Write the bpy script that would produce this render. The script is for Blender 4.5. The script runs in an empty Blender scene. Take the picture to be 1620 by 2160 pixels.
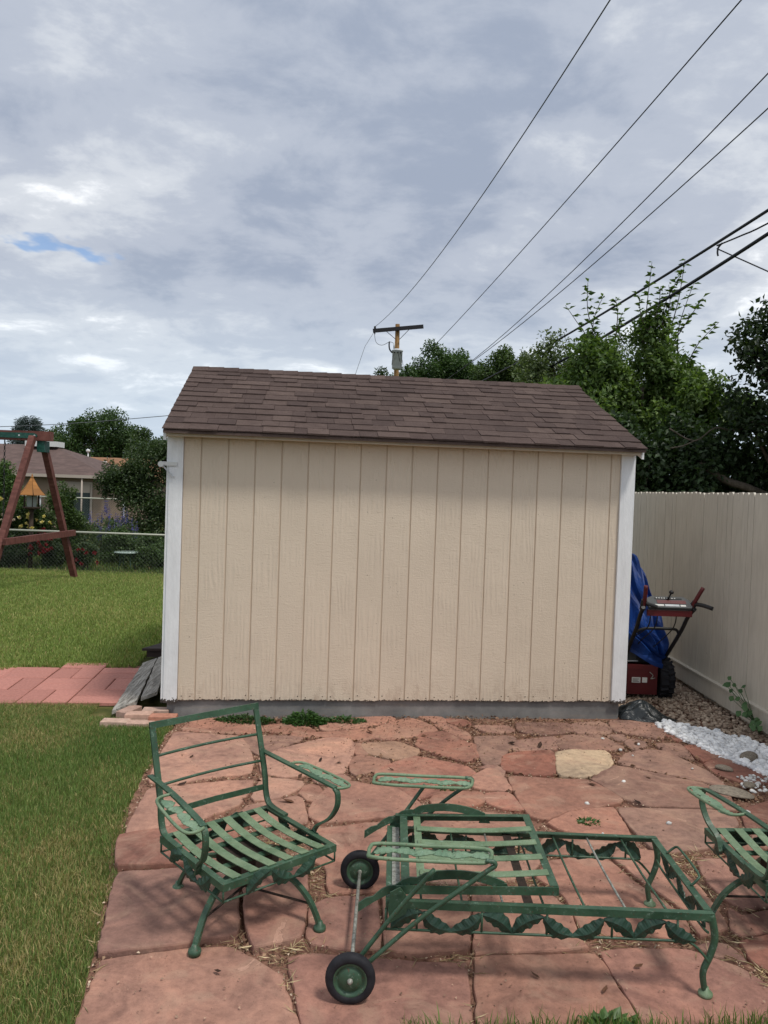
import bpy, math, random
import numpy as np
from mathutils import Matrix, Vector

rng = np.random.default_rng(11)
random.seed(5)
R = math.radians
SC = bpy.context.scene
COL = SC.collection

# ------------------------------------------------------------------ camera
cam_d = bpy.data.cameras.new('camera')
cam = bpy.data.objects.new('camera', cam_d)
COL.objects.link(cam)
PITCH, ROLL, CAM_H = 0.0272, 0.0346, 1.79
right = Vector((1, 0, 0)); fwd = Vector((0, math.cos(PITCH), -math.sin(PITCH))); up = Vector((0, math.sin(PITCH), math.cos(PITCH)))
rv = math.cos(ROLL) * right + math.sin(ROLL) * up
uv = -math.sin(ROLL) * right + math.cos(ROLL) * up
m = Matrix((rv, uv, -fwd)).transposed().to_4x4()
m.translation = Vector((0, 0, CAM_H))
cam.matrix_world = m
cam_d.sensor_fit = 'VERTICAL'
cam_d.sensor_height = 24.0
cam_d.sensor_width = 18.0
cam_d.lens = 24.0 * 1630 / 2160
cam_d.clip_start = 0.05
cam_d.clip_end = 3000
SC.camera = cam

# ------------------------------------------------------------------ sun and sky
SUN_V = Vector((0.38, -0.36, 1.0)).normalized()          # direction towards the sun
sun_d = bpy.data.lights.new('sun', 'SUN')
sun_d.energy = 1.5
sun_d.angle = R(9.0)
sun_d.color = (1.0, 0.95, 0.87)
sun = bpy.data.objects.new('sun', sun_d)
COL.objects.link(sun)
sun.rotation_euler = SUN_V.to_track_quat('Z', 'Y').to_euler()
sun.location = (6, -6, 14)

world = bpy.data.worlds.new('World')
SC.world = world
world.use_nodes = True
wt = world.node_tree
wt.nodes.clear()
def wn(t, **k):
    n = wt.nodes.new(t)
    for a, b in k.items(): setattr(n, a, b)
    return n
def wl(a, b): wt.links.new(a, b)
def wmath(op, a, b=None, clamp=False):
    n = wn('ShaderNodeMath', operation=op, use_clamp=clamp)
    for i, x in enumerate((a, b)):
        if x is None: continue
        if isinstance(x, (int, float)): n.inputs[i].default_value = x
        else: wl(x, n.inputs[i])
    return n.outputs[0]
out = wn('ShaderNodeOutputWorld'); bg = wn('ShaderNodeBackground'); bg.inputs[1].default_value = 0.1
sky = wn('ShaderNodeTexSky', sky_type='NISHITA', sun_disc=False)
sky.sun_elevation = math.asin(SUN_V.z)
sky.sun_rotation = math.atan2(SUN_V.x, SUN_V.y)
sky.altitude = 1600
tc = wn('ShaderNodeTexCoord')
sep = wn('ShaderNodeSeparateXYZ'); wl(tc.outputs['Generated'], sep.inputs[0])
zz = wmath('MAXIMUM', sep.outputs[2], 0.0)
den = wmath('ADD', zz, 0.21)
cu = wmath('DIVIDE', sep.outputs[0], den); cv = wmath('DIVIDE', sep.outputs[1], den)
comb = wn('ShaderNodeCombineXYZ'); wl(cu, comb.inputs[0]); wl(cv, comb.inputs[1]); comb.inputs[2].default_value = 3.7
def wnoise(scale, detail, rough, dist, off):
    mp = wn('ShaderNodeMapping'); wl(comb.outputs[0], mp.inputs[0]); mp.inputs['Location'].default_value = off
    mp.inputs['Scale'].default_value = (1.0, 1.1, 1.0)
    n = wn('ShaderNodeTexNoise'); wl(mp.outputs[0], n.inputs['Vector'])
    n.inputs['Scale'].default_value = scale; n.inputs['Detail'].default_value = detail
    n.inputs['Roughness'].default_value = rough; n.inputs['Distortion'].default_value = dist
    return n.outputs[0]
def wramp(fac, stops):
    n = wn('ShaderNodeValToRGB'); wl(fac, n.inputs[0]); n.color_ramp.interpolation = 'EASE'
    e = n.color_ramp.elements
    while len(e) < len(stops): e.new(0.5)
    for i, (p, c) in enumerate(stops):
        e[i].position = p; e[i].color = c
    return n.outputs[0]
big = wnoise(0.62, 3, 0.5, 0.1, (2.2, 0.4, 0))
fine = wnoise(3.7, 9, 0.6, 0.2, (5.1, 1.3, 0))
mid_n = wnoise(1.25, 4, 0.5, 0.15, (1.4, 6.2, 0))
mixn = wmath('ADD', wmath('ADD', wmath('MULTIPLY', big, 0.30), wmath('MULTIPLY', mid_n, .32)), wmath('MULTIPLY', fine, 0.38))
CB = 10.0
def cc(r, g, b): return (r * CB, g * CB, b * CB, 1)
cloud = wramp(mixn, [(0.37, cc(.225, .26, .33)), (0.455, cc(.31, .34, .40)), (0.52, cc(.42, .445, .485)), (0.59, cc(.74, .75, .76))])
gapn = wnoise(1.1, 6, 0.55, 0.2, (10.55, 3.65, 0))
gap = wramp(gapn, [(0.69, (1, 1, 1, 1)), (0.715, (.1, .1, .1, 1))])
mx = wn('ShaderNodeMix', data_type='RGBA'); wl(gap, mx.inputs[0]); wl(sky.outputs[0], mx.inputs[6]); wl(cloud, mx.inputs[7])
hz = wramp(zz, [(0.0, (1, 1, 1, 1)), (0.30, (0, 0, 0, 1))])
hzf = wmath('MULTIPLY', hz, 0.75)
mh = wn('ShaderNodeMix', data_type='RGBA'); wl(hzf, mh.inputs[0]); wl(mx.outputs[2], mh.inputs[6]); mh.inputs[7].default_value = cc(.40, .475, .55)
wl(mh.outputs[2], bg.inputs[0]); wl(bg.outputs[0], out.inputs[0])

vs = SC.view_settings
vs.view_transform = 'Standard'; vs.look = 'None'; vs.exposure = 0.7; vs.gamma = 1.0
vs.use_curve_mapping = False
SC.cycles.max_bounces = 8
SC.cycles.transparent_max_bounces = 8

# ------------------------------------------------------------------ materials
def mat(name, build):
    mt = bpy.data.materials.new(name); mt.use_nodes = True
    nt = mt.node_tree; nt.nodes.clear()
    o = nt.nodes.new('ShaderNodeOutputMaterial'); p = nt.nodes.new('ShaderNodeBsdfPrincipled')
    nt.links.new(p.outputs[0], o.inputs[0])
    build(NT(nt, p, o))
    return mt
class NT:
    def __init__(s, nt, p, o): s.nt, s.p, s.o = nt, p, o
    def n(s, t, **k):
        n = s.nt.nodes.new(t)
        for a, b in k.items(): setattr(n, a, b)
        return n
    def l(s, a, b): s.nt.links.new(a, b)
    def coord(s, scale=(1, 1, 1), kind='Object', rnd=False):
        t = s.n('ShaderNodeTexCoord'); mp = s.n('ShaderNodeMapping'); s.l(t.outputs[kind], mp.inputs[0])
        mp.inputs['Scale'].default_value = scale
        if rnd:
            oi = s.n('ShaderNodeObjectInfo'); mu = s.n('ShaderNodeMath', operation='MULTIPLY'); s.l(oi.outputs['Random'], mu.inputs[0]); mu.inputs[1].default_value = 87
            cb = s.n('ShaderNodeCombineXYZ'); s.l(mu.outputs[0], cb.inputs[0]); s.l(mu.outputs[0], cb.inputs[1]); s.l(cb.outputs[0], mp.inputs['Location'])
        return mp.outputs[0]
    def world(s, scale=(1, 1, 1)):
        g = s.n('ShaderNodeNewGeometry'); mp = s.n('ShaderNodeMapping'); s.l(g.outputs['Position'], mp.inputs[0]); mp.inputs['Scale'].default_value = scale
        return mp.outputs[0]
    def noise(s, vec, scale, detail=4, rough=0.55, dist=0):
        n = s.n('ShaderNodeTexNoise'); s.l(vec, n.inputs['Vector'])
        n.inputs['Scale'].default_value = scale; n.inputs['Detail'].default_value = detail
        n.inputs['Roughness'].default_value = rough; n.inputs['Distortion'].default_value = dist
        return n.outputs[0]
    def ramp(s, fac, stops, interp='LINEAR'):
        n = s.n('ShaderNodeValToRGB'); s.l(fac, n.inputs[0]); n.color_ramp.interpolation = interp
        e = n.color_ramp.elements
        while len(e) < len(stops): e.new(0.5)
        for i, (p, c) in enumerate(stops):
            e[i].position = p; e[i].color = tuple(c) + (1,) if len(c) == 3 else c
        return n.outputs[0]
    def mix(s, fac, a, b, blend='MIX'):
        n = s.n('ShaderNodeMix', data_type='RGBA', blend_type=blend)
        for i, x in ((0, fac), (6, a), (7, b)):
            if isinstance(x, (int, float)): n.inputs[i].default_value = x
            elif isinstance(x, tuple): n.inputs[i].default_value = x if len(x) == 4 else x + (1,)
            else: s.l(x, n.inputs[i])
        return n.outputs[2]
    def math(s, op, a, b=None, clamp=False):
        n = s.n('ShaderNodeMath', operation=op, use_clamp=clamp)
        for i, x in enumerate((a, b)):
            if x is None: continue
            if isinstance(x, (int, float)): n.inputs[i].default_value = x
            else: s.l(x, n.inputs[i])
        return n.outputs[0]
    def base(s, c, rough=0.7, metal=0, spec=0.3):
        if isinstance(c, tuple): s.p.inputs['Base Color'].default_value = c if len(c) == 4 else c + (1,)
        else: s.l(c, s.p.inputs['Base Color'])
        if isinstance(rough, (int, float)): s.p.inputs['Roughness'].default_value = rough
        else: s.l(rough, s.p.inputs['Roughness'])
        s.p.inputs['Metallic'].default_value = metal
        s.p.inputs['Specular IOR Level'].default_value = spec
    def bump(s, h, strength=0.3, dist=0.01):
        b = s.n('ShaderNodeBump'); s.l(h, b.inputs['Height']); b.inputs['Strength'].default_value = strength; b.inputs['Distance'].default_value = dist
        s.l(b.outputs[0], s.p.inputs['Normal'])
    def info(s, out): return s.n('ShaderNodeObjectInfo').outputs[out]
    def attr(s, name='Col'): return s.n('ShaderNodeAttribute', attribute_name=name).outputs['Color']

M = {}
def _ground(t):
    w = t.world()
    n1 = t.noise(w, 0.6, 5); n2 = t.noise(w, 9, 6)
    c = t.ramp(n2, [(0.3, (.045, .055, .018)), (0.55, (.085, .09, .03)), (0.75, (.15, .125, .06))])
    c2 = t.ramp(n1, [(0.35, (.75, .8, .7)), (0.65, (1.15, 1.1, 1.0))])
    t.base(t.mix(1.0, c, c2, 'MULTIPLY'), .95, 0, .1); t.bump(n2, .5, .02)
M['ground'] = mat('ground', _ground)
def _soil(t):
    w = t.world()
    n1 = t.noise(w, 34, 8, .7); n3 = t.noise(w, 7, 5, .6)
    c = t.ramp(n1, [(0.3, (.13, .068, .048)), (0.5, (.25, .135, .097)), (0.7, (.34, .20, .145))])
    c = t.mix(1.0, c, t.ramp(n3, [(0.3, (.72, .70, .70)), (0.7, (1.15, 1.15, 1.15))]), 'MULTIPLY')
    t.base(c, .95, 0, .1); t.bump(n1, .8, .015)
M['soil'] = mat('soil', _soil)
def _flag(t):
    v = t.world()
    oc = t.info('Color')
    n0 = t.noise(v, 1.3, 4, .55, .6); n1 = t.noise(v, 5.0, 7, .66, .8); n2 = t.noise(v, 26, 8, .7); n3 = t.noise(v, 120, 4, .65); n4 = t.noise(v, 3.2, 6, .6, 1.6)
    c = t.mix(1.0, oc, t.ramp(n0, [(0.3, (.80, .80, .82)), (0.5, (1, 1, 1)), (0.7, (1.15, 1.10, 1.05))]), 'MULTIPLY')
    c = t.mix(1.0, c, t.ramp(n1, [(0.28, (.58, .57, .60)), (0.46, (.94, .93, .94)), (0.72, (1.28, 1.24, 1.2))]), 'MULTIPLY')
    c = t.mix(1.0, c, t.ramp(n2, [(0.3, (.76, .75, .75)), (0.6, (1.1, 1.09, 1.08))]), 'MULTIPLY')
    # dusty film and paler flaked layers
    c = t.mix(t.ramp(n4, [(0.50, (0, 0, 0)), (0.62, (.45, .45, .45))]), c, (.40, .255, .185))
    fl = t.ramp(n4, [(0.655, (0, 0, 0)), (0.66, (.7, .7, .7)), (0.70, (.25, .25, .25))])
    c = t.mix(fl, c, (.52, .31, .235))
    c = t.mix(t.ramp(n3, [(0.28, (.65, .65, .65)), (0.40, (0, 0, 0))]), c, (.12, .068, .05))
    step = t.ramp(n4, [(0.645, (1, 1, 1)), (0.655, (0, 0, 0))])
    h = t.math('ADD', t.math('MULTIPLY', n1, 1.0), t.math('ADD', t.math('MULTIPLY', n2, .55), t.math('ADD', t.math('MULTIPLY', n3, .15), t.math('MULTIPLY', step, .35))))
    t.base(c, .88, 0, .2)
    t.bump(h, .6, .012)
M['flag'] = mat('flagstone', _flag)
def _paver(t):
    v = t.coord((1, 1, 1), 'Object', True)
    n = t.noise(v, 40, 6, .7); n2 = t.noise(v, 5, 3)
    c = t.mix(1.0, t.info('Color'), t.ramp(n, [(0.3, (.8, .78, .78)), (0.65, (1.12, 1.1, 1.1))]), 'MULTIPLY')
    t.base(c, .9, 0, .15); t.bump(n, .4, .005)
M['paver'] = mat('paver', _paver)
def _siding(t):
    v = t.coord((1, 1, 1), 'Object', True)
    mp = t.n('ShaderNodeMapping'); t.l(v, mp.inputs[0]); mp.inputs['Scale'].default_value = (1.0, 1.0, .16)
    g = t.noise(mp.outputs[0], 22, 5, .6, 1.4)
    mp2 = t.n('ShaderNodeMapping'); t.l(v, mp2.inputs[0]); mp2.inputs['Scale'].default_value = (.25, 1.0, 1.5)
    st = t.noise(mp2.outputs[0], 75, 3, .6, .3)
    wv = t.n('ShaderNodeTexWave', wave_type='BANDS', bands_direction='X'); t.l(mp.outputs[0], wv.inputs['Vector'])
    wv.inputs['Scale'].default_value = 9; wv.inputs['Distortion'].default_value = 9; wv.inputs['Detail'].default_value = 2; wv.inputs['Detail Scale'].default_value = 1.2
    patch = t.ramp(t.noise(v, 3.1, 2), [(0.45, (0, 0, 0)), (0.6, (1, 1, 1))])
    stip = t.noise(v, 85, 4, .7)
    h = t.math('ADD', t.math('ADD', t.math('MULTIPLY', st, .45), t.math('MULTIPLY', stip, .6)), t.math('ADD', t.math('MULTIPLY', g, .3), t.math('MULTIPLY', t.math('MULTIPLY', wv.outputs['Fac'], patch), .5)))
    t.bump(h, .6, .008)
    c = t.mix(1.0, (.645, .555, .445), t.ramp(t.noise(v, 1.6, 4), [(0.3, (.94, .93, .92)), (0.7, (1.04, 1.03, 1.02))]), 'MULTIPLY')
    # chipped, dirty lower edge: wear with its own ragged outline
    tcn = t.n('ShaderNodeTexCoord'); sp = t.n('ShaderNodeSeparateXYZ'); t.l(tcn.outputs['Object'], sp.inputs[0])
    nz = t.noise(v, 55, 4, .7)
    lim = t.math('SUBTRACT', t.math('MULTIPLY', nz, .05), .0155)
    chip = t.math('LESS_THAN', sp.outputs[2], lim)
    c = t.mix(chip, c, (.05, .04, .035))
    spk = t.math('LESS_THAN', t.noise(v, 48, 2, .5), .235)
    c = t.mix(t.math('MULTIPLY', spk, .7), c, (.13, .09, .06))
    dirt = t.math('MULTIPLY', t.math('LESS_THAN', sp.outputs[2], .25), .0)
    # mud splash and faint runs with ragged outlines
    mud = t.math('MULTIPLY', t.ramp(t.noise(t.coord((1, 1, .35), 'Object', True), 16, 6, .7), [(0.48, (0, 0, 0)), (0.68, (1, 1, 1))]), t.ramp(sp.outputs[2], [(0.0, (.55,) * 3), (0.22, (0, 0, 0))]))
    c = t.mix(mud, c, (.30, .20, .14))
    run = t.ramp(t.noise(t.coord((1, 1, .05), 'Object', True), 26, 4, .6), [(0.62, (0, 0, 0)), (0.78, (.10, .10, .10))])
    c = t.mix(run, c, (.40, .32, .24))
    t.base(c, .62, 0, .3)
M['siding'] = mat('tan_siding', _siding)
def _groove(t): t.base((.56, .46, .355), .8)
M['groove'] = mat('siding_backing', _groove)
def _white(t):
    v = t.coord((1, 1, .3), 'Object')
    n = t.noise(v, 60, 6, .65); n2 = t.noise(v, 14, 4)
    c = t.mix(1.0, (.76, .775, .79), t.ramp(n2, [(0.3, (.9, .9, .9)), (0.7, (1.05, 1.05, 1.05))]), 'MULTIPLY')
    sp = t.n('ShaderNodeSeparateXYZ'); tcn = t.n('ShaderNodeTexCoord'); t.l(tcn.outputs['Object'], sp.inputs[0])
    chip = t.math('LESS_THAN', sp.outputs[2], t.math('SUBTRACT', t.math('MULTIPLY', t.noise(t.coord((1, 1, 1)), 45, 4, .7), .16), .055))
    c = t.mix(chip, c, (.06, .05, .045))
    t.base(c, .6); t.bump(n, .6, .006)
M['white'] = mat('white_trim_paint', _white)
M['cream'] = mat('shaded_fascia_tan', lambda t: t.base(t.mix(1.0, (.60, .52, .415), t.ramp(t.noise(t.coord(), 12, 5), [(0.3, (.9, .9, .9)), (0.7, (1.05, 1.05, 1.05))]), 'MULTIPLY'), .65))  # siding tan, darkened a little in the colour for the shade under the eave
def _found(t):
    v = t.coord((1, 1, 1)); n = t.noise(v, 6, 6, .65); n2 = t.noise(t.coord((.4, 1, 4)), 9, 4)
    c = t.ramp(n, [(0.3, (.15, .15, .15)), (0.6, (.23, .228, .222)), (0.75, (.29, .28, .27))])
    c = t.mix(t.ramp(n2, [(0.55, (0, 0, 0)), (0.7, (.5, .5, .5))]), c, (.25, .22, .19))
    t.base(c, .9, 0, .15); t.bump(n, .4, .01)
M['found'] = mat('grey_foundation', _found)
def _shingle(t):
    oi = t.info('Random'); v = t.coord((1, 1, 1), 'Object', True); w = t.world()
    c = t.ramp(oi, [(0, (.066, .048, .044)), (.3, (.076, .055, .050)), (.6, (.084, .061, .055)), (.85, (.092, .067, .060)), (1, (.106, .078, .069))])
    n = t.noise(w, 260, 2, .6); n2 = t.noise(w, 12, 4)
    c = t.mix(1.0, c, t.ramp(n, [(0.35, (.55, .55, .56)), (0.65, (1.45, 1.43, 1.4))]), 'MULTIPLY')
    c = t.mix(1.0, c, t.ramp(n2, [(0.3, (.88, .86, .86)), (0.7, (1.1, 1.1, 1.1))]), 'MULTIPLY')
    t.base(c, .95, 0, .12); t.bump(n, .5, .003)
M['shingle'] = mat('asphalt_shingle', _shingle)
def _fencem(t):
    v = t.coord((1, 1, .12), 'Object', True); w = t.world()
    n = t.noise(v, 35, 5, .6); n2 = t.noise(w, 2.0, 4)
    c = t.mix(1.0, (.56, .52, .445), t.ramp(n, [(0.25, (.86, .85, .84)), (0.6, (1.03, 1.03, 1.03))]), 'MULTIPLY')
    c = t.mix(t.ramp(n2, [(0.5, (0, 0, 0)), (0.75, (.25, .25, .25))]), c, (.36, .33, .28))
    spk = t.math('LESS_THAN', t.noise(t.coord((1, 1, .35), 'Object', True), 38, 2), .24)
    c = t.mix(t.math('MULTIPLY', spk, .6), c, (.12, .10, .08))
    t.base(c, .6); t.bump(n, .3, .004)
M['fence'] = mat('cream_fence_paint', _fencem)
def paint(name, c0, c1, rust, amt):
    def b(t):
        v = t.coord((1, 1, 1), 'Object', True); w = t.world()
        n = t.noise(w, 48, 6, .75); n2 = t.noise(w, 9, 5, .65); n3 = t.noise(w, 110, 4, .65)
        c = t.mix(t.ramp(n2, [(0.35, (0, 0, 0)), (0.65, (1, 1, 1))]), c0, c1)
        c = t.mix(t.ramp(n, [(0.57, (0, 0, 0)), (0.70, (amt, amt, amt))]), c, (.30, .40, .33))
        c = t.mix(t.ramp(n3, [(0.61, (0, 0, 0)), (0.66, (rust, rust, rust))]), c, (.09, .045, .025))
        t.base(c, t.ramp(n, [(0.3, (.34,) * 3), (0.7, (.62,) * 3)]), 0, .45); t.bump(n, .2, .002)
    return mat(name, b)
M['green'] = paint('worn_green_paint', (.022, .060, .034), (.052, .108, .064), .9, .5)
M['worn_skylit'] = paint('worn_skylit_green_paint', (.095, .160, .088), (.185, .258, .155), .8, .6)  # worn green made lighter; sky reflection on slats and arms is in the colour
M['cast'] = paint('cast_leaf_paint', (.010, .032, .021), (.026, .07, .045), .5, .15)
M['castpale'] = paint('pale_cast_leaf_paint', (.10, .18, .11), (.19, .275, .18), .6, .6)  # paler green than the apron leaves, used on the arms
def _bare(t):
    n = t.noise(t.world(), 60, 4, .7)
    t.base(t.ramp(n, [(0.35, (.16, .15, .13)), (0.6, (.36, .37, .33)), (0.72, (.16, .22, .17))]), .55, .3, .4)
M['bare'] = mat('scuffed_bare_metal', _bare)
M['rust'] = mat('rusty_steel', lambda t: t.base(t.ramp(t.noise(t.world(), 50, 5, .7), [(0.3, (.02, .016, .014)), (0.6, (.05, .035, .027)), (0.75, (.09, .05, .03))]), .8, .2))
M['rubber'] = mat('black_rubber', lambda t: (t.base(t.ramp(t.noise(t.world(), 30, 4), [(0.3, (.009, .009, .012)), (0.7, (.02, .02, .025))]), .75, 0, .3)))
M['black'] = mat('black_plastic', lambda t: t.base((.012, .012, .013), .5, 0, .4))
M['darkgrey'] = mat('dark_grey_plastic', lambda t: t.base((.045, .05, .052), .45, 0, .4))
def _redm(t):
    n = t.noise(t.world(), 20, 5)
    t.base(t.mix(t.ramp(n, [(0.6, (0, 0, 0)), (0.75, (.4, .4, .4))]), (.085, .004, .006), (.035, .009, .008)), .45, 0, .5)
M['red'] = mat('red_enamel', _redm)  # red darkened to stand in for the deep shade between shed and fence
M['label'] = mat('white_label', lambda t: t.base((.6, .6, .58), .6))
M['tarp'] = mat('blue_tarp', lambda t: (t.base(t.mix(t.ramp(t.noise(t.coord(), 6, 3), [(0.4, (0, 0, 0)), (0.6, (1, 1, 1))]), (.003, .024, .13), (.005, .042, .21)), .55, 0, .3)))  # blues darkened in the colour for the shade of the gap
def _bag(t):
    n = t.noise(t.coord((1, 1, 1)), 14, 6, .6, 1.0)
    t.base((.010, .014, .016), .28, 0, .5); t.bump(n, .8, .02)
M['bag'] = mat('black_plastic_film', _bag)
def _redwood(t):
    v = t.coord((1, 1, 1), 'Object', True)
    n = t.noise(t.world((.5, 3, .7)), 14, 5, .6); n2 = t.noise(t.world(), 3, 3)
    c = t.ramp(n, [(0.3, (.085, .028, .022)), (0.6, (.155, .058, .046)), (0.8, (.20, .09, .075))])
    t.base(t.mix(1.0, c, t.ramp(n2, [(.35, (.85, .85, .85)), (.65, (1.1, 1.1, 1.1))]), 'MULTIPLY'), .7); t.bump(n, .3, .006)
M['redwood'] = mat('stained_redwood', _redwood)
M['teal'] = mat('green_metal_bracket', lambda t: t.base(t.ramp(t.noise(t.world(), 30, 4), [(0.4, (.008, .055, .042)), (0.7, (.02, .10, .075))]), .45, 0, .4))
def _oldwood(t):
    v = t.coord((1, .12, 1), 'Object', True)
    n = t.noise(v, 30, 8, .7, 1.0); n2 = t.noise(t.coord((1, 1, 1)), 5, 3)
    c = t.ramp(n, [(0.3, (.06, .055, .05)), (0.45, (.23, .215, .19)), (0.62, (.44, .42, .38))])
    t.base(c, .9, 0, .15); t.bump(n, 1.0, .012)
M['oldwood'] = mat('weathered_grey_wood', _oldwood)
def _polewood(t):
    n = t.noise(t.world((3, 3, .15)), 7, 6, .7)
    t.base(t.ramp(n, [(0.3, (.05, .026, .011)), (0.5, (.18, .10, .035)), (0.7, (.30, .18, .07))]), .85)
M['polewood'] = mat('creosoted_pole_wood', _polewood)
M['darkwood'] = mat('dark_crossarm_wood', lambda t: t.base((.02, .02, .024), .8))
M['galv'] = mat('galvanised_grey', lambda t: t.base(t.ramp(t.noise(t.world(), 8, 4), [(0.3, (.40, .42, .44)), (0.7, (.55, .57, .59))]), .6, 0))
M['railmetal'] = mat('pale_fence_rail', lambda t: t.base((.36, .37, .31), .5, .2))
M['linkwire'] = mat('dull_chain_link_wire', lambda t: t.base((.10, .115, .10), .5, .4))
M['wire'] = mat('overhead_cable', lambda t: t.base((.022, .024, .028), .6))
M['wirethin'] = mat('grey_line_wire', lambda t: t.base((.10, .11, .12), .6))
def leafmat(name, trans=.3, rough=.45):
    def b(t):
        c = t.attr()
        t.base(c, rough, 0, .35)
        tr = t.n('ShaderNodeBsdfTranslucent'); t.l(t.mix(1.0, c, (1.25, 1.35, .6), 'MULTIPLY'), tr.inputs[0])
        ms = t.n('ShaderNodeMixShader'); ms.inputs[0].default_value = trans
        t.l(t.p.outputs[0], ms.inputs[1]); t.l(tr.outputs[0], ms.inputs[2]); t.l(ms.outputs[0], t.o.inputs[0])
    return mat(name, b)
M['leaf'] = leafmat('leaf')
M['grass'] = leafmat('grass_blade', .25, .6)
M['needle'] = leafmat('needle', .1, .6)
M['petal'] = leafmat('petal', .3, .6)
M['dry'] = leafmat('dry_debris', .1, .8)
def _bark(t):
    n = t.noise(t.world((1, 1, .3)), 16, 6, .7)
    t.base(t.ramp(n, [(0.3, (.03, .024, .018)), (0.6, (.09, .075, .058)), (0.75, (.15, .13, .10))]), .9); t.bump(n, .6, .02)
M['bark'] = mat('bark', _bark)
def _pebble(c):
    def b(t):
        n = t.info('Random')
        t.base(t.mix(1.0, c, t.ramp(n, [(0, (.72, .73, .75)), (.5, (.95, .95, .95)), (1, (1.1, 1.1, 1.1))]), 'MULTIPLY'), .7, 0, .25)
    return b
M['whitepeb'] = mat('white_marble_pebble', _pebble((.84, .845, .85)))
M['attrpeb'] = mat('loose_gravel', lambda t: t.base(t.attr(), .85, 0, .2))
def _rock(t):
    n = t.noise(t.coord((1, 1, 1), 'Object', True), 14, 6, .7)
    t.base(t.ramp(n, [(0.3, (.12, .10, .08)), (0.55, (.25, .215, .17)), (0.75, (.36, .31, .25))]), .9); t.bump(n, .7, .01)
M['rock'] = mat('rough_rock', _rock)
def _hroof(c):
    def b(t):
        w = t.world(); n = t.noise(w, 2.5, 5, .7)
        br = t.n('ShaderNodeTexNoise'); t.l(t.world((.6, 1, 6)), br.inputs['Vector']); br.inputs['Scale'].default_value = 3
        cc_ = t.mix(1.0, c, t.ramp(n, [(0.3, (.8, .8, .8)), (0.7, (1.2, 1.2, 1.2))]), 'MULTIPLY')
        t.base(t.mix(.5, cc_, t.ramp(br.outputs[0], [(0.35, (.7, .7, .7)), (0.65, (1.2, 1.2, 1.2))]), 'MULTIPLY'), .9)
    return b
M['roofbrown'] = mat('mauve_brown_roof', _hroof((.115, .078, .07)))
M['rooforange'] = mat('orange_brown_roof', _hroof((.24, .125, .07)))
M['houseside'] = mat('taupe_lap_siding', lambda t: t.base((.235, .175, .13), .75))
M['gutter'] = mat('beige_gutter', lambda t: t.base((.42, .36, .31), .5))
M['pane'] = mat('window_glass', lambda t: t.base((.03, .045, .05), .12, 0, .6))
M['metalwhite'] = mat('white_painted_metal', lambda t: t.base((.62, .63, .62), .5))
M['feederroof'] = mat('orange_wood_shingle', lambda t: t.base(t.mix(1.0, (.33, .145, .04), t.ramp(t.info('Random'), [(0, (.75, .75, .75)), (1, (1.15, 1.15, 1.15))]), 'MULTIPLY'), .7))
M['feederwood'] = mat('dark_feeder_wood', lambda t: t.base((.045, .03, .02), .8))
M['glass'] = mat('clear_plastic', lambda t: t.base((.30, .33, .30), .2, 0, .5))
M['frosted'] = mat('pale_green_glass', lambda t: t.base((.34, .42, .38), .15, 0, .6))
M['brick'] = mat('loose_brick', lambda t: (t.base(t.mix(1.0, t.info('Color'), t.ramp(t.noise(t.coord((1, 1, 1), 'Object', True), 18, 6, .7), [(0.3, (.7, .68, .66)), (0.65, (1.15, 1.12, 1.1))]), 'MULTIPLY'), .9)))
M['darkplate'] = mat('dark_brown_plate', lambda t: t.base((.045, .032, .03), .8))

# ------------------------------------------------------------------ mesh helpers
def prop(o, label=None, cat=None, group=None, kind=None):
    if label: o['label'] = label
    if cat: o['category'] = cat
    if group: o['group'] = group
    if kind: o['kind'] = kind
    return o
def thing(name, label, cat, loc=(0, 0, 0), rotz=0, group=None):
    o = bpy.data.objects.new(name, None); COL.objects.link(o)
    o.location = loc; o.rotation_euler = (0, 0, rotz); o.empty_display_size = .2
    return prop(o, label, cat, group)
def link_mesh(name, me, parent=None, loc=None, rot=None, scale=None):
    o = bpy.data.objects.new(name, me); COL.objects.link(o)
    if parent is not None: o.parent = parent
    if loc is not None: o.location = loc
    if rot is not None: o.rotation_euler = rot
    if scale is not None: o.scale = scale
    return o
def mesh_np(name, V, F, material, col=None, smooth=False):
    """V (N,3), F (M,k) all of one polygon size; col (N,3)"""
    me = bpy.data.meshes.new(name)
    V = np.asarray(V, np.float32); F = np.asarray(F, np.int32)
    k = F.shape[1]
    me.vertices.add(len(V)); me.vertices.foreach_set('co', V.ravel())
    me.loops.add(F.size); me.loops.foreach_set('vertex_index', F.ravel())
    me.polygons.add(len(F)); me.polygons.foreach_set('loop_start', np.arange(0, F.size, k, dtype=np.int32))
    me.polygons.foreach_set('loop_total', np.full(len(F), k, np.int32))
    if col is not None:
        a = me.attributes.new('Col', 'FLOAT_COLOR', 'POINT')
        c = np.ones((len(V), 4), np.float32); c[:, :3] = col
        a.data.foreach_set('color', c.ravel())
    me.update(calc_edges=True)
    if smooth: me.polygons.foreach_set('use_smooth', np.ones(len(F), bool))
    me.materials.append(material)
    return me

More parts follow.
